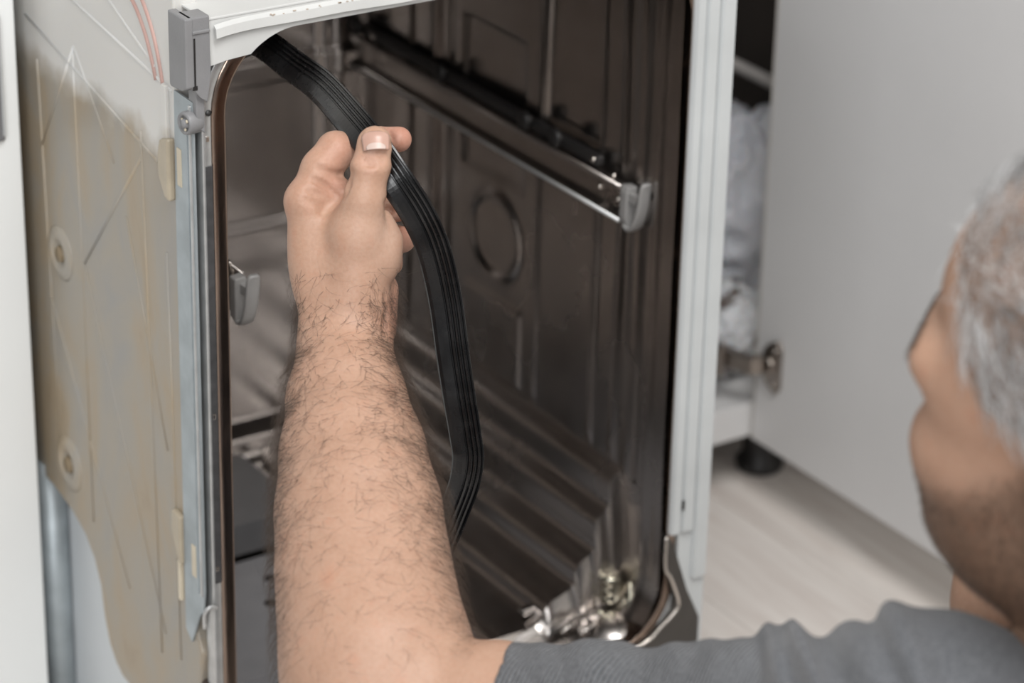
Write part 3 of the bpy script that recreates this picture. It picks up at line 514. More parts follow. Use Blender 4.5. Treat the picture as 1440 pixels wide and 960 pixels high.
class Sdf:
    def __init__(s, gx, gy, gz):
        s.g = [np.asarray(a, np.float32) for a in (gx, gy, gz)]; s.f = np.full([len(a) for a in s.g], 0.05, np.float32)
    def box(s, lo, hi, pad):
        sl = []
        for a, l, h in zip(s.g, lo, hi):
            i = max(0, np.searchsorted(a, l - pad) - 1); j = min(len(a), np.searchsorted(a, h + pad) + 1); sl.append(slice(i, max(j, i + 1)))
        sl = tuple(sl); return sl, [s.g[0][sl[0]][:, None, None], s.g[1][sl[1]][None, :, None], s.g[2][sl[2]][None, None, :]]
    def put(s, sl, d, k, op='u'):
        f = s.f[sl]
        if op == 'u':
            if k: h = np.clip(k - np.abs(f - d), 0, None) / k; s.f[sl] = np.minimum(f, d) - h * h * k * 0.25
            else: s.f[sl] = np.minimum(f, d)
        else:
            if k: h = np.clip(k - np.abs(f + d), 0, None) / k; s.f[sl] = np.maximum(f, -d) + h * h * k * 0.25
            else: s.f[sl] = np.maximum(f, -d)
    def cone(s, a, b, ra, rb, k=0.008, fz=1.0, op='u'):
        """tapered capsule, fz flattens it towards the viewer"""
        a = np.asarray(a, float); b = np.asarray(b, float); R = max(ra, rb); pad = k + 0.006 + R
        sl, (x, y, z) = s.box(np.minimum(a, b), np.maximum(a, b), pad)
        ab = b - a; L2 = max(ab @ ab, 1e-9); t = np.clip(((x - a[0]) * ab[0] + (y - a[1]) * ab[1] + (z - a[2]) * ab[2]) / L2, 0, 1)
        dx = x - a[0] - t * ab[0]; dy = y - a[1] - t * ab[1]; dz = (z - a[2] - t * ab[2]) / fz
        s.put(sl, (np.sqrt(dx * dx + dy * dy + dz * dz) - (ra + (rb - ra) * t)).astype(np.float32), k, op)
    def chain(s, pts, k=0.008, fz=1.0):
        for (a, ra), (b, rb) in zip(pts[:-1], pts[1:]): s.cone(a, b, ra, rb, k, fz)
    def ell(s, c, r, k=0.008, M=None, op='u'):
        """ellipsoid, M = 3x3 rows of its axes"""
        c = np.asarray(c, float); R = max(r); sl, (x, y, z) = s.box(c, c, R + k + 0.004)
        x = x - c[0]; y = y - c[1]; z = z - c[2]
        if M is None: M = np.eye(3)
        q = [(x * M[i][0] + y * M[i][1] + z * M[i][2]) / r[i] for i in range(3)]
        k0 = np.sqrt(q[0] ** 2 + q[1] ** 2 + q[2] ** 2); k1 = np.sqrt((q[0] / r[0]) ** 2 + (q[1] / r[1]) ** 2 + (q[2] / r[2]) ** 2) + 1e-6
        s.put(sl, (k0 * (k0 - 1) / k1).astype(np.float32), k, op)
    def mesh(s):
        f = s.f; n = f.shape; neg = f < 0
        cnt = np.zeros([a - 1 for a in n], np.int8)
        for dx in (0, 1):
            for dy in (0, 1):
                for dz in (0, 1): cnt += neg[dx:n[0] - 1 + dx, dy:n[1] - 1 + dy, dz:n[2] - 1 + dz]
        act = (cnt > 0) & (cnt < 8); I = np.argwhere(act); idx = np.full(act.shape, -1, np.int32); idx[act] = np.arange(len(I))
        acc = np.zeros((len(I), 3)); num = np.zeros(len(I)); co = [np.array([(c >> 2) & 1, (c >> 1) & 1, c & 1]) for c in range(8)]
        val = [f[I[:, 0] + c[0], I[:, 1] + c[1], I[:, 2] + c[2]] for c in co]
        for a in range(8):
            for ax in range(3):
                if co[a][ax]: continue
                b = a | (4 >> ax); va, vb = val[a], val[b]; m = (va < 0) != (vb < 0)
                t = np.where(m, va / np.where(m, va - vb, 1), 0); p = np.repeat(co[a][None].astype(float), len(I), 0); p[:, ax] += t
                acc[m] += p[m]; num[m] += 1
        q = I + acc / num[:, None]; V = np.stack([np.interp(q[:, i], np.arange(n[i]), s.g[i]) for i in range(3)], -1)
        FS = []
        for ax in range(3):
            lo = [slice(1, m - 1) for m in n]; hi = list(lo); lo[ax] = slice(0, n[ax] - 1); hi[ax] = slice(1, n[ax])
            A, B = neg[tuple(lo)], neg[tuple(hi)]; E = np.argwhere(A != B); off = np.array([1, 1, 1]); off[ax] = 0; E = E + off
            u, v = (ax + 1) % 3, (ax + 2) % 3; du = np.eye(3, dtype=int)[u]; dv = np.eye(3, dtype=int)[v]
            g = lambda e: idx[e[:, 0], e[:, 1], e[:, 2]]
            Q = np.stack([g(E - du - dv), g(E - dv), g(E), g(E - du)], -1)
            sg = neg[E[:, 0], E[:, 1], E[:, 2]]; Q[~sg] = Q[~sg][:, ::-1]; FS.append(Q[(Q >= 0).all(1)])
        return V, np.concatenate(FS)
def npmesh(name, V, Q, m, parent, smooth=True):
    me = bpy.data.meshes.new(name); me.vertices.add(len(V)); me.vertices.foreach_set('co', np.asarray(V, np.float32).ravel())
    me.loops.add(Q.size); me.loops.foreach_set('vertex_index', np.asarray(Q, np.int32).ravel()); me.polygons.add(len(Q))
    k = Q.shape[1]; me.polygons.foreach_set('loop_start', np.arange(0, Q.size, k, dtype=np.int32)); me.polygons.foreach_set('loop_total', np.full(len(Q), k, np.int32)); me.update(); me.validate()
    return link(name, me, m, parent, smooth)
def colour(me, name, c):
    a = me.color_attributes.new(name, 'FLOAT_COLOR', 'POINT'); a.data.foreach_set('color', np.c_[c, np.ones(len(c))].astype(np.float32).ravel())
def falpha(me, name, c): a = me.attributes.new(name, 'FLOAT', 'POINT'); a.data.foreach_set('value', np.asarray(c, np.float32))
def smoothmesh(V, Q, it=2, lam=0.5):
    for _ in range(it):
        acc = np.zeros_like(V); cn = np.zeros(len(V))
        for i in range(4):
            a, b = Q[:, i], Q[:, (i + 1) % 4]; np.add.at(acc, a, V[b]); np.add.at(acc, b, V[a]); np.add.at(cn, a, 1); np.add.at(cn, b, 1)
        V = V + lam * (acc / np.maximum(cn, 1)[:, None] - V)
    return V
def vnormals(V, Q):
    fn = np.cross(V[Q[:, 2]] - V[Q[:, 0]], V[Q[:, 3]] - V[Q[:, 1]]); N = np.zeros_like(V)
    for i in range(4): np.add.at(N, Q[:, i], fn)
    return N / (np.linalg.norm(N, axis=1, keepdims=True) + 1e-12), fn

# head frame in viewing coordinates: forward, left, up
def rot(ax, a):
    ax = np.asarray(ax, float) / np.linalg.norm(ax); K = np.array([[0, -ax[2], ax[1]], [ax[2], 0, -ax[0]], [-ax[1], ax[0], 0]]); return np.eye(3) + math.sin(a) * K + (1 - math.cos(a)) * K @ K
Wz = MV @ np.array([0, 0, 1.0]); hh = np.array([0.556, 0.831, 0]); rh = np.array([0.831, -0.556, 0])
HYAW, HPITCH, HROLL, HSC = 48.4, -0.95, 13.9, 1.098
def head_axes(phi, pitch, roll):
    f = MV @ (-math.sin(math.radians(phi)) * rh + math.cos(math.radians(phi)) * hh); l = -np.cross(Wz, f)
    Rp = rot(-l, math.radians(pitch)); f = Rp @ f; u = Rp @ Wz; Rr = rot(f, math.radians(roll)); return f, Rr @ l, Rr @ u
HF, HL, HU = head_axes(HYAW, HPITCH, HROLL); HM = np.stack([HF, HL, HU])
NOSE = at(1313, 513, 1.566); HC = NOSE - HSC * (0.112 * HF - 0.030 * HU)
def H(a, b, c): return HC + HSC * (a * HF + b * HL + c * HU)
# body joints in room coordinates
LSH = at(1310, 1038, 1.53); NECK = H(-0.04, 0, -0.07) - 0.115 * Wz
BODYF = MV @ np.array([-0.10, 0.995, 0]); BODYL = -np.cross(Wz, BODYF)
CHEST = NECK - 0.05 * BODYF * 0 - 0.17 * Wz; RSH = NECK - 0.185 * BODYL - 0.045 * Wz; HIP = toV(toW(NECK) * np.array([1, 1, 0]) + np.array([0.0, -0.07, 0.12]))
RELB = toV((0.335, -0.640, 0.36)); RWR = at(1412, 850, 1.74); RHND = at(1450, 640, 1.80)
def mm(a, o): return np.array([a[0], a[1], a[2] + o * 0.001])
def hp(px, py, dz=0): return at(px, py, 1.90 + dz * 0.001)
def r_(p): return p * PXM
FOREARM = [((486, 462, 1.905), 59, .78), ((485, 500, 1.897), 63, .78), ((487, 560, 1.878), 80, .84), ((496, 640, 1.855), 99, .9), ((504, 720, 1.832), 113, .95), ((511, 800, 1.81), 119, .98), ((520, 870, 1.79), 124, 1.0), ((532, 940, 1.772), 134, 1.0), ((545, 1010, 1.757), 120, 1.0)]
def build_arm(s):
    q = [(at(*p), r * p[2] / F, fz) for p, r, fz in FOREARM]
    for (a, ra, fa), (b, rb, fb) in zip(q[:-1], q[1:]): s.cone(a, b, ra, rb, 0.012, (fa + fb) / 2)
    s.chain([(at(555, 1003, 1.757), 0.043), (at(700, 994, 1.738), 0.0365), (at(770, 1000, 1.718), 0.031), (at(1000, 1010, 1.645), 0.030), (LSH, 0.045)], 0.012)
def build_hand(s):
    k = 0.006
    # back of the hand and metacarpals
    s.cone(hp(485, 455, 2), hp(474, 385, 8), r_(58), r_(60), 0.012, 0.62)
    s.ell(hp(473, 345, 10), (r_(66), r_(80), 0.021), 0.010)
    s.cone(hp(452, 400, 5), hp(433, 292, 3), r_(36), r_(28), 0.010)
    s.cone(hp(470, 400, 18), hp(440, 300, 22), r_(34), r_(28), 0.010)
    s.cone(hp(480, 410, 26), hp(447, 325, 38), r_(32), r_(26), 0.010)
    s.cone(hp(492, 420, 30), hp(458, 355, 50), r_(30), r_(24), 0.010)
    # index finger: knuckle, folded behind the seal, tip coming out on the right
    s.ell(hp(428, 278, 0), (r_(25), r_(22), 0.013), 0.006); s.cone(hp(433, 284, 2), hp(452, 238, 4), r_(29), r_(27), 0.008); s.cone(hp(452, 238, 4), hp(470, 212, 9), r_(27), r_(26), 0.006)
    s.ell(hp(473, 213, 8), (r_(25), r_(27), 0.0125), 0.004)
    s.cone(hp(472, 210, 12), hp(522, 198, 25), r_(23), r_(20), 0.004); s.cone(hp(522, 198, 25), hp(561, 196, 20), r_(20), r_(18.5), 0.005)
    # web between thumb and index
    s.ell(hp(464, 262, 5), (r_(29), r_(18), 0.011), 0.0025); s.cone(hp(450, 290, 5), hp(486, 292, 3), r_(26), r_(24), 0.006)
    # thumb
    s.cone(hp(500, 410, -2), hp(503, 330, -12), r_(44), r_(36), 0.012); s.cone(hp(503, 330, -12), hp(512, 282, -19), r_(36), r_(29), 0.008)
    s.cone(hp(512, 282, -19), hp(521, 236, -23), r_(28), r_(25.5), 0.005); s.cone(hp(521, 236, -23), hp(527, 202, -23.5), r_(25), r_(25), 0.004, 0.86)
    s.ell(hp(521, 234, -24.5), (r_(26.5), r_(12), 0.0105), 0.004)
    # ball of the thumb and heel of the hand
    s.ell(hp(525, 352, 0), (r_(41), r_(58), 0.021), 0.004); s.cone(hp(533, 312, -3), hp(540, 338, 0), r_(20), r_(26), 0.003)
    s.cone(hp(532, 408, 18), hp(528, 462, 14), r_(29), r_(30), 0.006)
    # the three curled fingers
    for mcp, pip, dip, tip, r in (((440, 300, 22), (505, 266, 50), (560, 293, 38), (532, 302, 22), 18), ((447, 325, 38), (510, 316, 64), (566, 337, 42), (538, 345, 25), 18), ((458, 355, 50), (505, 345, 74), (550, 352, 60), (552, 372, 38), 17)):
        s.cone(hp(*mcp), hp(*pip), r_(r + 4), r_(r + 1), 0.005); s.cone(hp(*pip), hp(*dip), r_(r + 1), r_(r), 0.003); s.cone(hp(*dip), hp(*tip), r_(r), r_(r - 2), 0.002)
    # creases
    def front(px, py):
        g = np.linspace(1.84, 1.96, 260); P = np.stack([at(px, py, q) for q in g]); ii = [np.clip(np.searchsorted(s.g[k_], P[:, k_]), 0, len(s.g[k_]) - 1) for k_ in range(3)]
        v = s.f[ii[0], ii[1], ii[2]]; w = np.argmax(v < 0); return at(px, py, g[w]) if v.min() < 0 else None
    def crease(pts, r, k_=0.004, up=0.0):
        q = spline(np.array(pts, float), 4 * len(pts)); P = [front(*a) for a in q]; P = [a - np.array([0, 0, r_(up)]) for a in P if a is not None]; m = len(P)
        for t in range(m - 1): f_ = math.sin(math.pi * (t + 0.7) / m) ** 0.5; s.cone(P[t], P[t + 1], r_(r * f_), r_(r * f_), k_, 1, 's')
    crease([(446, 236), (466, 244), (484, 246), (494, 242)], 1.0, 0.0045)                  # under the index bulge
    crease([(491, 254), (482, 272), (466, 288), (452, 300)], 1.2, 0.005)      # between web and thumb
    crease([(440, 252), (458, 262), (474, 276)], 1.0, 0.004); crease([(432, 266), (450, 274), (468, 284)], 0.9, 0.004); crease([(430, 280), (446, 286), (460, 291)], 0.8, 0.004)
    crease([(503, 222), (518, 219), (538, 222)], 0.8, 0.0028); crease([(501, 228), (518, 225), (541, 228)], 1.0, 0.003); crease([(502, 234), (520, 232), (540, 235)], 0.9, 0.003)
    crease([(540, 285), (547, 289), (555, 297)], 1.0, 0.004); crease([(540, 292), (552, 298)], 0.8, 0.003)
    crease([(508, 206), (505, 196), (508, 186)], 0.8, 0.0025); crease([(548, 206), (551, 196), (547, 186)], 0.8, 0.0025); crease([(510, 211), (528, 213), (546, 211)], 0.9, 0.0025)
    crease([(541, 415), (543, 440), (538, 468)], 0.7, 0.004)
def build_head(s):
    K = HSC
    def E(c, r, k, op='u'): s.ell(H(*c), [q * K for q in r], k, HM, op)
    def C(a, b, ra, rb, k, op='u'): s.cone(H(*a), H(*b), ra * K, rb * K, k, 1, op)
    E((-0.014, 0, 0.034), (0.098, 0.076, 0.088), 0.02); E((0.032, 0, 0.040), (0.054, 0.060, 0.055), 0.02)
    E((0.034, 0, -0.035), (0.058, 0.056, 0.074), 0.025)
    for sd in (1, -1):
        C((-0.012, sd * 0.052, -0.062), (0.062, sd * 0.024, -0.108), 0.021, 0.018, 0.025); C((-0.005, sd * 0.060, -0.02), (-0.010, sd * 0.054, -0.066), 0.016, 0.017, 0.02)
        E((0.056, sd * 0.047, -0.026), (0.032, 0.025, 0.030), 0.02); E((0.040, sd * 0.045, -0.066), (0.046, 0.024, 0.042), 0.02); E((0.050, sd * 0.052, 0.012), (0.024, 0.018, 0.024), 0.015)
        E((0.097, sd * 0.031, -0.001), (0.015, 0.018, 0.012), 0.012, 's')
        C((0.087, sd * 0.012, 0.020), (0.073, sd * 0.052, 0.022), 0.011, 0.011, 0.012)
        E((0.097, sd * 0.012, -0.034), (0.011, 0.009, 0.009), 0.006)
        # ear
        C((-0.002, sd * 0.072, 0.018), (-0.016, sd * 0.084, 0.022), 0.006, 0.006, 0.006); C((-0.016, sd * 0.084, 0.022), (-0.022, sd * 0.086, 0.0), 0.006, 0.006, 0.005); C((-0.022, sd * 0.086, 0.0), (-0.010, sd * 0.078, -0.030), 0.006, 0.006, 0.005)
        C((-0.010, sd * 0.078, -0.030), (-0.002, sd * 0.072, -0.034), 0.0075, 0.006, 0.005); E((-0.010, sd * 0.074, -0.005), (0.014, 0.005, 0.026), 0.005); C((0.002, sd * 0.073, -0.004), (0.002, sd * 0.073, -0.012), 0.005, 0.005, 0.004)
    C((0.070, 0, -0.098), (0.074, 0, -0.094), 0.022, 0.022, 0.02); C((0.090, 0, 0.016), (0.102, 0, -0.024), 0.009, 0.0115, 0.012); E((0.1015, 0, -0.029), (0.0115, 0.0125, 0.0105), 0.008)
    E((0.083, 0, -0.060), (0.016, 0.026, 0.016), 0.012); C((0.095, -0.018, -0.059), (0.095, 0.018, -0.059), 0.004, 0.004, 0.006); C((0.093, -0.016, -0.068), (0.093, 0.016, -0.068), 0.005, 0.005, 0.006); C((0.099, -0.022, -0.0635), (0.099, 0.022, -0.0635), 0.0012, 0.0012, 0.003, 's')
    s.cone(H(-0.030, 0, -0.055), NECK, 0.058 * K, 0.066 * K, 0.03)
def build_right_arm(s):
    s.chain([(RSH, 0.05), (RELB, 0.042)], 0.02); s.chain([(RELB, 0.042), (RELB * 0.6 + RWR * 0.4, 0.043), (RWR, 0.029)], 0.012)
    ax = (RHND - RWR); ax /= np.linalg.norm(ax); sd = np.cross(ax, [0, 0, 1.0]); sd /= np.linalg.norm(sd); up = np.cross(sd, ax)
    p = RWR + ax * 0.055; s.ell(p, (0.058, 0.042, 0.018), 0.012, np.stack([ax, sd, up])); s.cone(RWR, p, 0.028, 0.026, 0.012)
    for i, ln in enumerate((0.068, 0.078, 0.072, 0.055)):
        b = p + ax * 0.045 + sd * (0.030 - 0.020 * i); m = b + ax * ln * 0.55 + up * 0.006; s.cone(b, m, 0.010, 0.009, 0.004); s.cone(m, m + ax * ln * 0.45 + up * 0.014, 0.009, 0.0075, 0.003)
    b = p - ax * 0.02 + sd * 0.036; s.cone(b, b + ax * 0.035 + sd * 0.022, 0.013, 0.011, 0.008); s.cone(b + ax * 0.035 + sd * 0.022, b + ax * 0.065 + sd * 0.026, 0.011, 0.009, 0.004)
def axis_pts(lo, hi, dense, fine, coarse):
    out = [lo]
    while out[-1] < hi: out.append(out[-1] + (fine if any(a <= out[-1] <= b for a, b in dense) else coarse))
    return np.array(out)
allp = np.array([at(380, 150, 1.9), at(680, 1040, 1.74), H(0.13, 0.1, 0.14), H(-0.13, -0.1, -0.2), LSH, RSH, RELB, RHND, HIP])
lo = allp.min(0) - 0.12; hi = allp.max(0) + 0.12; lo[0] = -0.185; hi[1] = max(at(380, 160, 1.9)[1], H(-0.02, 0, 0.13)[1] + 0.02)
gx = axis_pts(lo[0], hi[0], [(-0.19, -0.055)], 0.0014, 0.0034); gy = axis_pts(lo[1], hi[1], [(-0.005, hi[1]), (-0.21, -0.005)], 0.0016, 0.0040); gz = axis_pts(lo[2], 2.0, [(1.845, 1.985)], 0.0014, 0.0036)
s = Sdf(gx, gy, gz)
build_arm(s); build_head(s); build_right_arm(s)
s.chain([(NECK - 0.02 * Wz, 0.062), (CHEST, 0.095)], 0.05)
s.cone(NECK - 0.04 * Wz, LSH, 0.055, 0.055, 0.03); s.cone(NECK - 0.04 * Wz, RSH, 0.055, 0.055, 0.03)
s.cone(CHEST, HIP, 0.115, 0.12, 0.05); s.cone(CHEST + BODYL * 0.06, HIP + BODYL * 0.05, 0.09, 0.11, 0.05); s.cone(CHEST - BODYL * 0.06, HIP - BODYL * 0.05, 0.09, 0.11, 0.05)
build_hand(s)
V, Q = s.mesh(); V = smoothmesh(V, Q, 2)
PERSON = empty('person', toW(HIP) * np.array([1, 1, 0])); tag(PERSON, 'grey-haired bearded man in a grey knit shirt pulling at the black seal', 'person')
PO = np.array(PERSON.location)
def pw(v): return toW(v) - PO
body = npmesh('body', pw(V), Q[:, ::-1], SKIN, PERSON)
# skin tints: redder fingertips, paler thumb ball, spots, scalp and beard
N_, _ = vnormals(V, Q); SC = np.array([0.42, 0.262, 0.186]); col = np.repeat(SC[None], len(V), 0)
def blob(c, r): return np.exp(-(np.linalg.norm(V - c, axis=1) / r) ** 2)[:, None]
def tint(w, c):
    global col
    col = col * (1 - w) + np.asarray(c) * w
for c, r, a in ((hp(565, 196, 20), 0.016, 0.75), (hp(562, 330, 30), 0.022, 0.6), (hp(545, 440, 15), 0.02, 0.6), (hp(480, 215, 0), 0.016, 0.35), (hp(475, 262, -8), 0.010, 0.35), (hp(425, 270, 0), 0.015, 0.2), (hp(520, 225, -34), 0.010, 0.22)): tint(a * blob(c, r), (0.45, 0.20, 0.148))
tint(0.5 * blob(hp(540, 330, -15), 0.022), (0.47, 0.325, 0.255)); tint(0.85 * blob(hp(437, 337, -8), 0.0017), (0.5, 0.2, 0.18))
for c in ((457, 213), (472, 212), (461, 219), (450, 222)): tint(0.5 * blob(hp(c[0], c[1], -3), 0.0016), (0.28, 0.14, 0.08))
hv = (V - HC) @ HM.T / HSC; headm = (np.abs(hv[:, 0]) < 0.14) & (np.abs(hv[:, 1]) < 0.1) & (hv[:, 2] > -0.13)
def hairmask(q):
    """1 where hair grows: above the hairline, behind the temples, down to the sideburns"""
    x, y, z = q[:, 0], np.abs(q[:, 1]), q[:, 2]
    line = np.interp(z, [-0.05, -0.03, 0.0, 0.010, 0.020, 0.032, 0.055, 0.075, 0.09, 0.11], [-0.05, -0.04, -0.036, -0.020, 0.030, 0.040, 0.050, 0.064, 0.085, 0.12])
    m = sstep(0.006, -0.006, x - line - 0.004 * vnoise(q * 90, 8)) * sstep(-0.07, -0.05, z)
    ear = np.hypot((x + 0.010) / 0.024, (z + 0.006) / 0.036) < 1
    m = m * np.where((y > 0.06) & ear, 0, 1) * np.where((z < -0.012) & (x > -0.03) & (x < 0.012 - 0.01), 0.0, 1); return m
def beardmask(q):
    x, y, z = q[:, 0], np.abs(q[:, 1]), q[:, 2]
    top = np.interp(x, [-0.02, 0.0, 0.02, 0.05, 0.08, 0.1], [0.015, 0.008, -0.012, -0.030, -0.036, -0.036])
    return sstep(0.012, -0.018, z - top) * sstep(-0.035, -0.012, x) * sstep(-0.135, -0.115, z + 0 * x)
w = (hairmask(hv) * headm)[:, None]; tint(0.8 * w, (0.17, 0.155, 0.145)); w = (beardmask(hv) * headm)[:, None]; tint(0.85 * w, (0.135, 0.08, 0.052))
tint(0.3 * headm[:, None] * (1 - w), (0.345, 0.20, 0.13))
colour(body.data, 'tint', col)
# thumb nail with its pale moon
def nail():
    c = hp(528, 197, -34.9); ux = np.array([1, 0.06, 0.0]); uy = np.array([-0.08, 1, 0.18]); uy /= np.linalg.norm(uy); nz = np.cross(ux, uy); nz /= np.linalg.norm(nz)
    if nz[2] > 0: nz = -nz
    for name, m, hw, y0, y1, lift in (('thumb_nail', NAILM, 19.5, -13, 14, 0.0), ('nail_moon', LUNM, 14.5, -12.5, -3.5, 0.00022)):
        vs = []; fs = []; A, B = 15, 13
        for i in range(A):
            a = -1 + 2 * i / (A - 1)
            for j in range(B):
                b = j / (B - 1); yy = y0 + (y1 - y0) * b
                wdt = hw * (1 - 0.10 * (1 - b) ** 2) * (math.sqrt(max(0.02, 1 - max(0, (b - 0.72) / 0.30) ** 2)) if name == 'thumb_nail' else math.sqrt(max(0.02, 1 - max(0, (b - 0.2) / 0.83) ** 2)))
                xx = a * wdt; sag = (xx / 19.5) ** 2 * 8.0 + max(0, (yy - 2)) ** 2 * 0.03
                vs.append(pw(c + ux * r_(xx) + uy * r_(yy) + nz * (lift - r_(sag))))
        for i in range(A - 1):
            for j in range(B - 1): fs.append((i * B + j, (i + 1) * B + j, (i + 1) * B + j + 1, i * B + j + 1))
        o = pyd(name, vs, fs, m, PERSON, True); md = o.modifiers.new('thick', 'SOLIDIFY'); md.thickness = 0.0005; md.offset = 0
nail()
# strands
def strands(name, pts, nrm, comb, length, rad, m, lift, curl, cols=None, segs=4, sides=3):
    k = len(pts); L = length if np.ndim(length) else np.full(k, length); T = np.linspace(0, 1, segs + 1); P = []
    rnd = RNG.normal(size=(k, 3)); rnd -= nrm * (rnd * nrm).sum(1, keepdims=True); d = comb - nrm * (comb * nrm).sum(1, keepdims=True); d = d / (np.linalg.norm(d, axis=1, keepdims=True) + 1e-9) + curl * rnd; d /= np.linalg.norm(d, axis=1, keepdims=True)
    r2 = np.cross(nrm, d) * RNG.normal(size=(k, 1)) * curl
    for t in T: P.append(pts + nrm * (L * (lift * t - 0.55 * lift * t * t))[:, None] + d * (L * t)[:, None] + r2 * (L * t * t * 0.9)[:, None])
    P = np.stack(P, 1); V_ = []; a1 = np.cross(d, nrm); a1 /= np.linalg.norm(a1, axis=1, keepdims=True) + 1e-9
    for j in range(sides):
        an = 2 * math.pi * j / sides; o = a1 * math.cos(an) + nrm * math.sin(an); tap = np.linspace(1, 0.25, segs + 1); V_.append(P + (o[:, None, :] * (rad * tap)[None, :, None]))
    V_ = np.stack(V_, 2); ids = np.arange(k * (segs + 1) * sides).reshape(k, segs + 1, sides); qs = []
    for j in range(sides):
        jn = (j + 1) % sides; qs.append(np.stack([ids[:, :-1, j], ids[:, :-1, jn], ids[:, 1:, jn], ids[:, 1:, j]], -1).reshape(-1, 4))
    o = npmesh(name, pw(V_.reshape(-1, 3)), np.concatenate(qs), m, PERSON)
    if cols is not None: colour(o.data, 'tint', np.repeat(cols, (segs + 1) * sides, 0))
    o['kind'] = 'stuff'; return o
cen = V[Q].mean(1); fnr = np.cross(V[Q[:, 2]] - V[Q[:, 0]], V[Q[:, 3]] - V[Q[:, 1]]); far = np.linalg.norm(fnr, axis=1) / 2; fnr = fnr / (np.linalg.norm(fnr, axis=1, keepdims=True) + 1e-12)
def sample(wgt, k):
    pr = wgt * far; pr = pr / pr.sum(); i = RNG.choice(len(cen), k, p=pr); a = RNG.random((k, 2)); q = V[Q[i]]
    p = (q[:, 0] * (1 - a[:, :1]) + q[:, 1] * a[:, :1]) * (1 - a[:, 1:]) + (q[:, 3] * (1 - a[:, :1]) + q[:, 2] * a[:, :1]) * a[:, 1:]; return p, fnr[i]
cpx = cen[:, 0] / cen[:, 2] * F + 720; cpy = -cen[:, 1] / cen[:, 2] * F + 480
fa = (cpx > 370) & (cpx < 670) & (cen[:, 2] > 1.6)
dens = fa * np.interp(cpy, [370, 400, 430, 560, 660, 800, 900, 960], [0, 0.45, 1.0, 1.0, 0.6, 0.25, 0.12, 0.06]) * np.clip(0.25 + np.abs(fnr[:, 0] + 0.15) * 1.1, 0, 1)
p, nn = sample(dens, 4300)
comb = np.array([0.35, -0.75, -0.2]) + np.c_[np.sign(p[:, 0] + 0.1) * 0.5, np.zeros(len(p)), np.zeros(len(p))]
strands('arm_hair', p, nn, comb, RNG.uniform(0.008, 0.019, len(p)), 0.000095, HAIRD, 0.6, 0.85, None, 5)
p, nn = sample(fa * np.interp(cpy, [375, 420, 470, 700, 900, 960], [0, 0.3, 1, 1, 0.5, 0.2]) * (np.abs(fnr[:, 2]) < 0.5), 3600)
strands('arm_hair', p, nn, np.array([0.1, -0.8, -0.3]) + 0 * p, RNG.uniform(0.008, 0.018, len(p)), 0.000075, HAIRD, 0.9, 0.6)
hc = (cen - HC) @ HM.T / HSC; hm = ((np.abs(hc[:, 0]) < 0.14) & (np.abs(hc[:, 1]) < 0.1) & (hc[:, 2] > -0.13)).astype(float)
p, nn = sample(hm * hairmask(hc), 9000); q = (p - HC) @ HM.T / HSC
g = np.clip(0.56 + 0.26 * RNG.normal(size=len(p)) + 0.45 * vnoise(q * np.array([50, 50, 110]), 3), 0.02, 1)[:, None] * (0.25 + 0.75 * sstep(-0.055, 0.015, q[:, 2]))[:, None]; cc = (1 - g) * np.array([0.075, 0.071, 0.068]) + g * np.array([0.84, 0.85, 0.86])
top = sstep(0.05, 0.1, q[:, 2])[:, None]
strands('head_hair', p, nn, -HF * 0.8 + HU * (-0.55 + 1.0 * top) + HL * 0.1, RNG.uniform(0.013, 0.024, len(p)) * (0.55 + 0.45 * sstep(-0.03, 0.03, q[:, 2])), 0.00027, GREYH, 0.75, 0.4, cc)
p, nn = sample(hm * beardmask(hc), 9000); strands('beard', p, nn, -HU * 0.8 - HF * 0.3 + 0 * p, RNG.uniform(0.002, 0.0042, len(p)), 0.00012, BEARD, 0.9, 0.5, None, 2)
bw = hm * (np.abs(hc[:, 2] - 0.026 - 0.1 * (np.abs(hc[:, 1]) - 0.03) * (np.abs(hc[:, 1]) < 0.03)) < 0.0055) * (np.abs(np.abs(hc[:, 1]) - 0.034) < 0.022) * (hc[:, 0] > 0.05)
p, nn = sample(bw, 520); sgn = np.sign((p - HC) @ HL)[:, None]; strands('eyebrow', p, nn, HL * sgn - HF * 0.2 + HU * 0.25, RNG.uniform(0.006, 0.009, len(p)), 0.00013, HAIRD, 0.35, 0.3)
for sd in (1, -1):
    e = rev('eye', [(0, -0.0125), (0.0055, -0.0112), (0.0098, -0.0077), (0.0125, 0), (0.0098, 0.0077), (0.0055, 0.0112), (0, 0.0125)], (0, 0, 0), (0, 0, 1), EYEM, PERSON, 20); e.location = pw(H(0.076, sd * 0.031, 0.000))
    dv = Vector(HF @ MV); i_ = rev('iris', [(0, 0), (0.0055, 0), (0.004, 0.0012), (0, 0.0015)], (0, 0, 0), dv, IRIS, e, 16); i_.location = dv * 0.0113

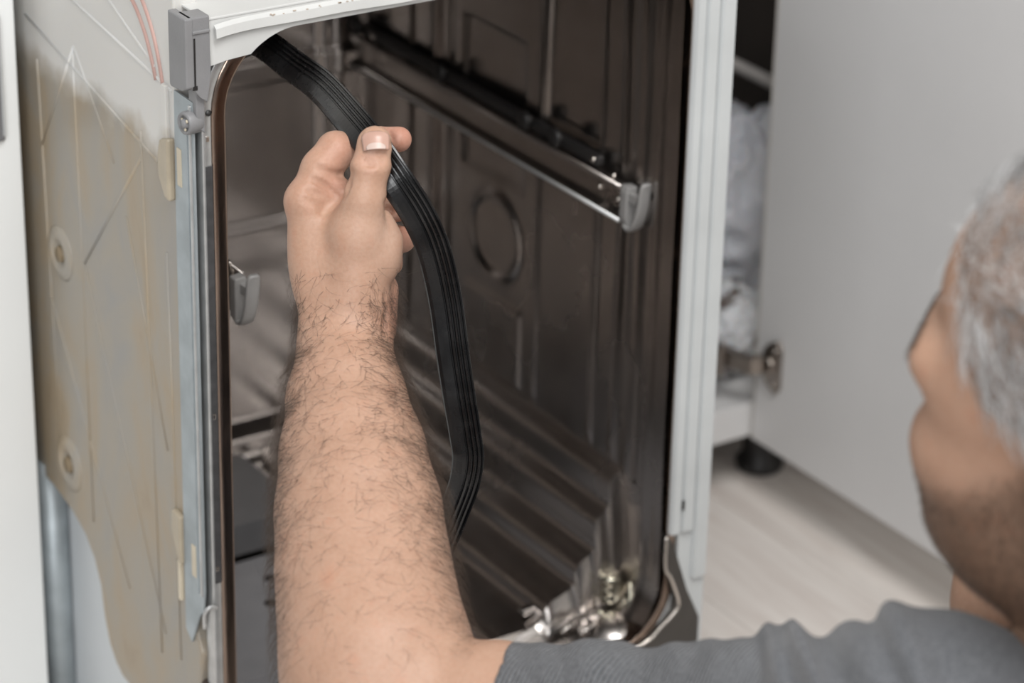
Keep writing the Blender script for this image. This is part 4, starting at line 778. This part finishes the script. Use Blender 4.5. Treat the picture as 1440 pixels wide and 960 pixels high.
# ------------------------------------------------------------------ clothes
CUFF = at(690, 960, 1.74)
al = np.array([LSH, RSH, HIP, NECK, CUFF]); lo = al.min(0) - 0.19; hi = al.max(0) + 0.16; lo[0] = CUFF[0] - 0.02
c = Sdf(np.arange(lo[0], hi[0], 0.0026), np.arange(lo[1], hi[1], 0.0030), np.arange(lo[2], hi[2], 0.0034))
SL = [(at(640, 992, 1.745), 92), (at(700, 1002, 1.738), 95), (at(860, 1004, 1.69), 97), (at(985, 1008, 1.65), 96), (at(1090, 1004, 1.615), 110), (at(1180, 1008, 1.575), 118), (LSH, 146)]
c.chain([(a, r * a[2] / F) for a, r in SL], 0.012)
c.cone(LSH, NECK - 0.05 * Wz - 0.02 * HU, 0.056, 0.072, 0.05); c.cone(RSH, NECK - 0.05 * Wz, 0.064, 0.072, 0.05)
c.cone(CHEST, HIP, 0.128, 0.135, 0.05); c.cone(CHEST + BODYL * 0.07, HIP + BODYL * 0.05, 0.10, 0.125, 0.05); c.cone(CHEST - BODYL * 0.07, HIP - BODYL * 0.05, 0.10, 0.125, 0.05)
c.chain([(RSH, 0.066), (RSH * 0.4 + RELB * 0.6, 0.056)], 0.03)
x, y, z = [g_.astype(np.float32) for g_ in c.g]; X_, Y_, Z_ = np.meshgrid(x, y, z, indexing='ij', sparse=True)
ax = LSH - CUFF; La = np.linalg.norm(ax); ax = ax / La
U_ = (X_ - CUFF[0]) * ax[0] + (Y_ - CUFF[1]) * ax[1] + (Z_ - CUFF[2]) * ax[2]
PXv = X_ / Z_ * F + 720; PYv = -Y_ / Z_ * F + 480
arm = sstep(LSH[0] + 0.02, LSH[0] - 0.05, X_ + 0 * U_)
def fold(cx, slope, w, a, asym=0.0):
    u = (PXv - cx - slope * (PYv - 900)) / w; return a * np.exp(-u * u * np.where(u < 0, 1.0, 1.0 + asym))
wr = fold(1128, 0.35, 20, 0.0050, 2.5) + fold(1160, 0.5, 26, -0.0035) + fold(1085, 0.2, 16, 0.0028, 1.5) + fold(1060, 0.2, 12, -0.0015) + fold(1000, -0.1, 22, 0.0015) + fold(820, 0.15, 22, 0.0014) + fold(905, -0.1, 18, -0.0012) + fold(760, 0.1, 16, 0.001) + fold(1275, 0.42, 34, 0.0036, 1.5) + fold(1238, 0.42, 17, -0.0032) + fold(945, 0.25, 18, 0.0012)
c.f -= (1.7 * wr * sstep(1.9, 1.3, Z_ * 0 + 1.2)).astype(np.float32)
# open cuff and neck
cutn = np.array([0.93, -0.36, 0.0]); cut = -((X_ - CUFF[0]) * cutn[0] + (Y_ - CUFF[1]) * cutn[1]) + 0 * Z_
c.f = np.maximum(c.f, cut.astype(np.float32))
hol = [(at(600, 996, 1.752), 0.0352), (at(705, 994, 1.738), 0.0352), (at(740, 995, 1.728), 0.034)]
for (a, ra), (b, rb) in zip(hol[:-1], hol[1:]): c.cone(a, b, ra, rb, 0.002, 1, 's')
c.cone(H(-0.034, 0, -0.07), NECK * 0.75 + H(-0.034, 0, -0.07) * 0.25, 0.066, 0.074, 0.003, 1, 's')
SV, SQ = c.mesh(); SV = smoothmesh(SV, SQ, 1, 0.4)
shirt = npmesh('shirt', pw(SV), SQ[:, ::-1], KNIT, PERSON); shirt['label'] = 'grey heather knit shirt with ribbed sleeve'
u = (SV - CUFF) @ ax; falpha(shirt.data, 'rib', u); falpha(shirt.data, 'ribw', sstep(La * 0.82, La * 0.55, u) * 1.0)
# trousers: seated, legs folded in front
hw = toW(HIP); kn = []
t = Sdf(np.arange(hw[0] - 0.48, hw[0] + 0.48, 0.008), np.arange(hw[1] - 0.22, hw[1] + 0.55, 0.008), np.arange(-0.01, 0.45, 0.008))
for sd in (-1, 1):
    h0 = hw + np.array([sd * 0.085, 0, 0.0]); k0 = np.array([hw[0] + sd * 0.34, hw[1] + 0.26, 0.19]); a0 = np.array([hw[0] - sd * 0.02, hw[1] + 0.40 + 0.05 * sd, 0.06 + 0.025 * (sd + 1)])
    t.cone(h0, k0, 0.105, 0.075, 0.04); t.cone(k0, a0, 0.072, 0.052, 0.04); kn.append((k0, a0))
t.cone(hw + np.array([-0.06, 0, 0.01]), hw + np.array([0.06, 0, 0.01]), 0.13, 0.13, 0.05); t.f = np.maximum(t.f, (0.001 - t.g[2])[None, None, :])
TV, TQ = t.mesh(); npmesh('trousers', TV - PO, TQ, DENIM, PERSON)
for (k0, a0), sd in zip(kn, (-1, 1)):
    q = Sdf(np.arange(a0[0] - 0.22, a0[0] + 0.22, 0.006), np.arange(a0[1] - 0.15, a0[1] + 0.15, 0.006), np.arange(-0.01, 0.25, 0.006))
    tip = a0 + np.array([-sd * 0.12, 0.05, -0.012]); q.cone(a0, tip, 0.050, 0.042, 0.02); q.cone(a0 + np.array([sd * 0.03, 0, -0.01]), tip, 0.046, 0.04, 0.02); q.f = np.maximum(q.f, (0.001 - q.g[2])[None, None, :])
    FV, FQ = q.mesh(); npmesh('shoe', FV - PO, FQ, SOLE, PERSON)
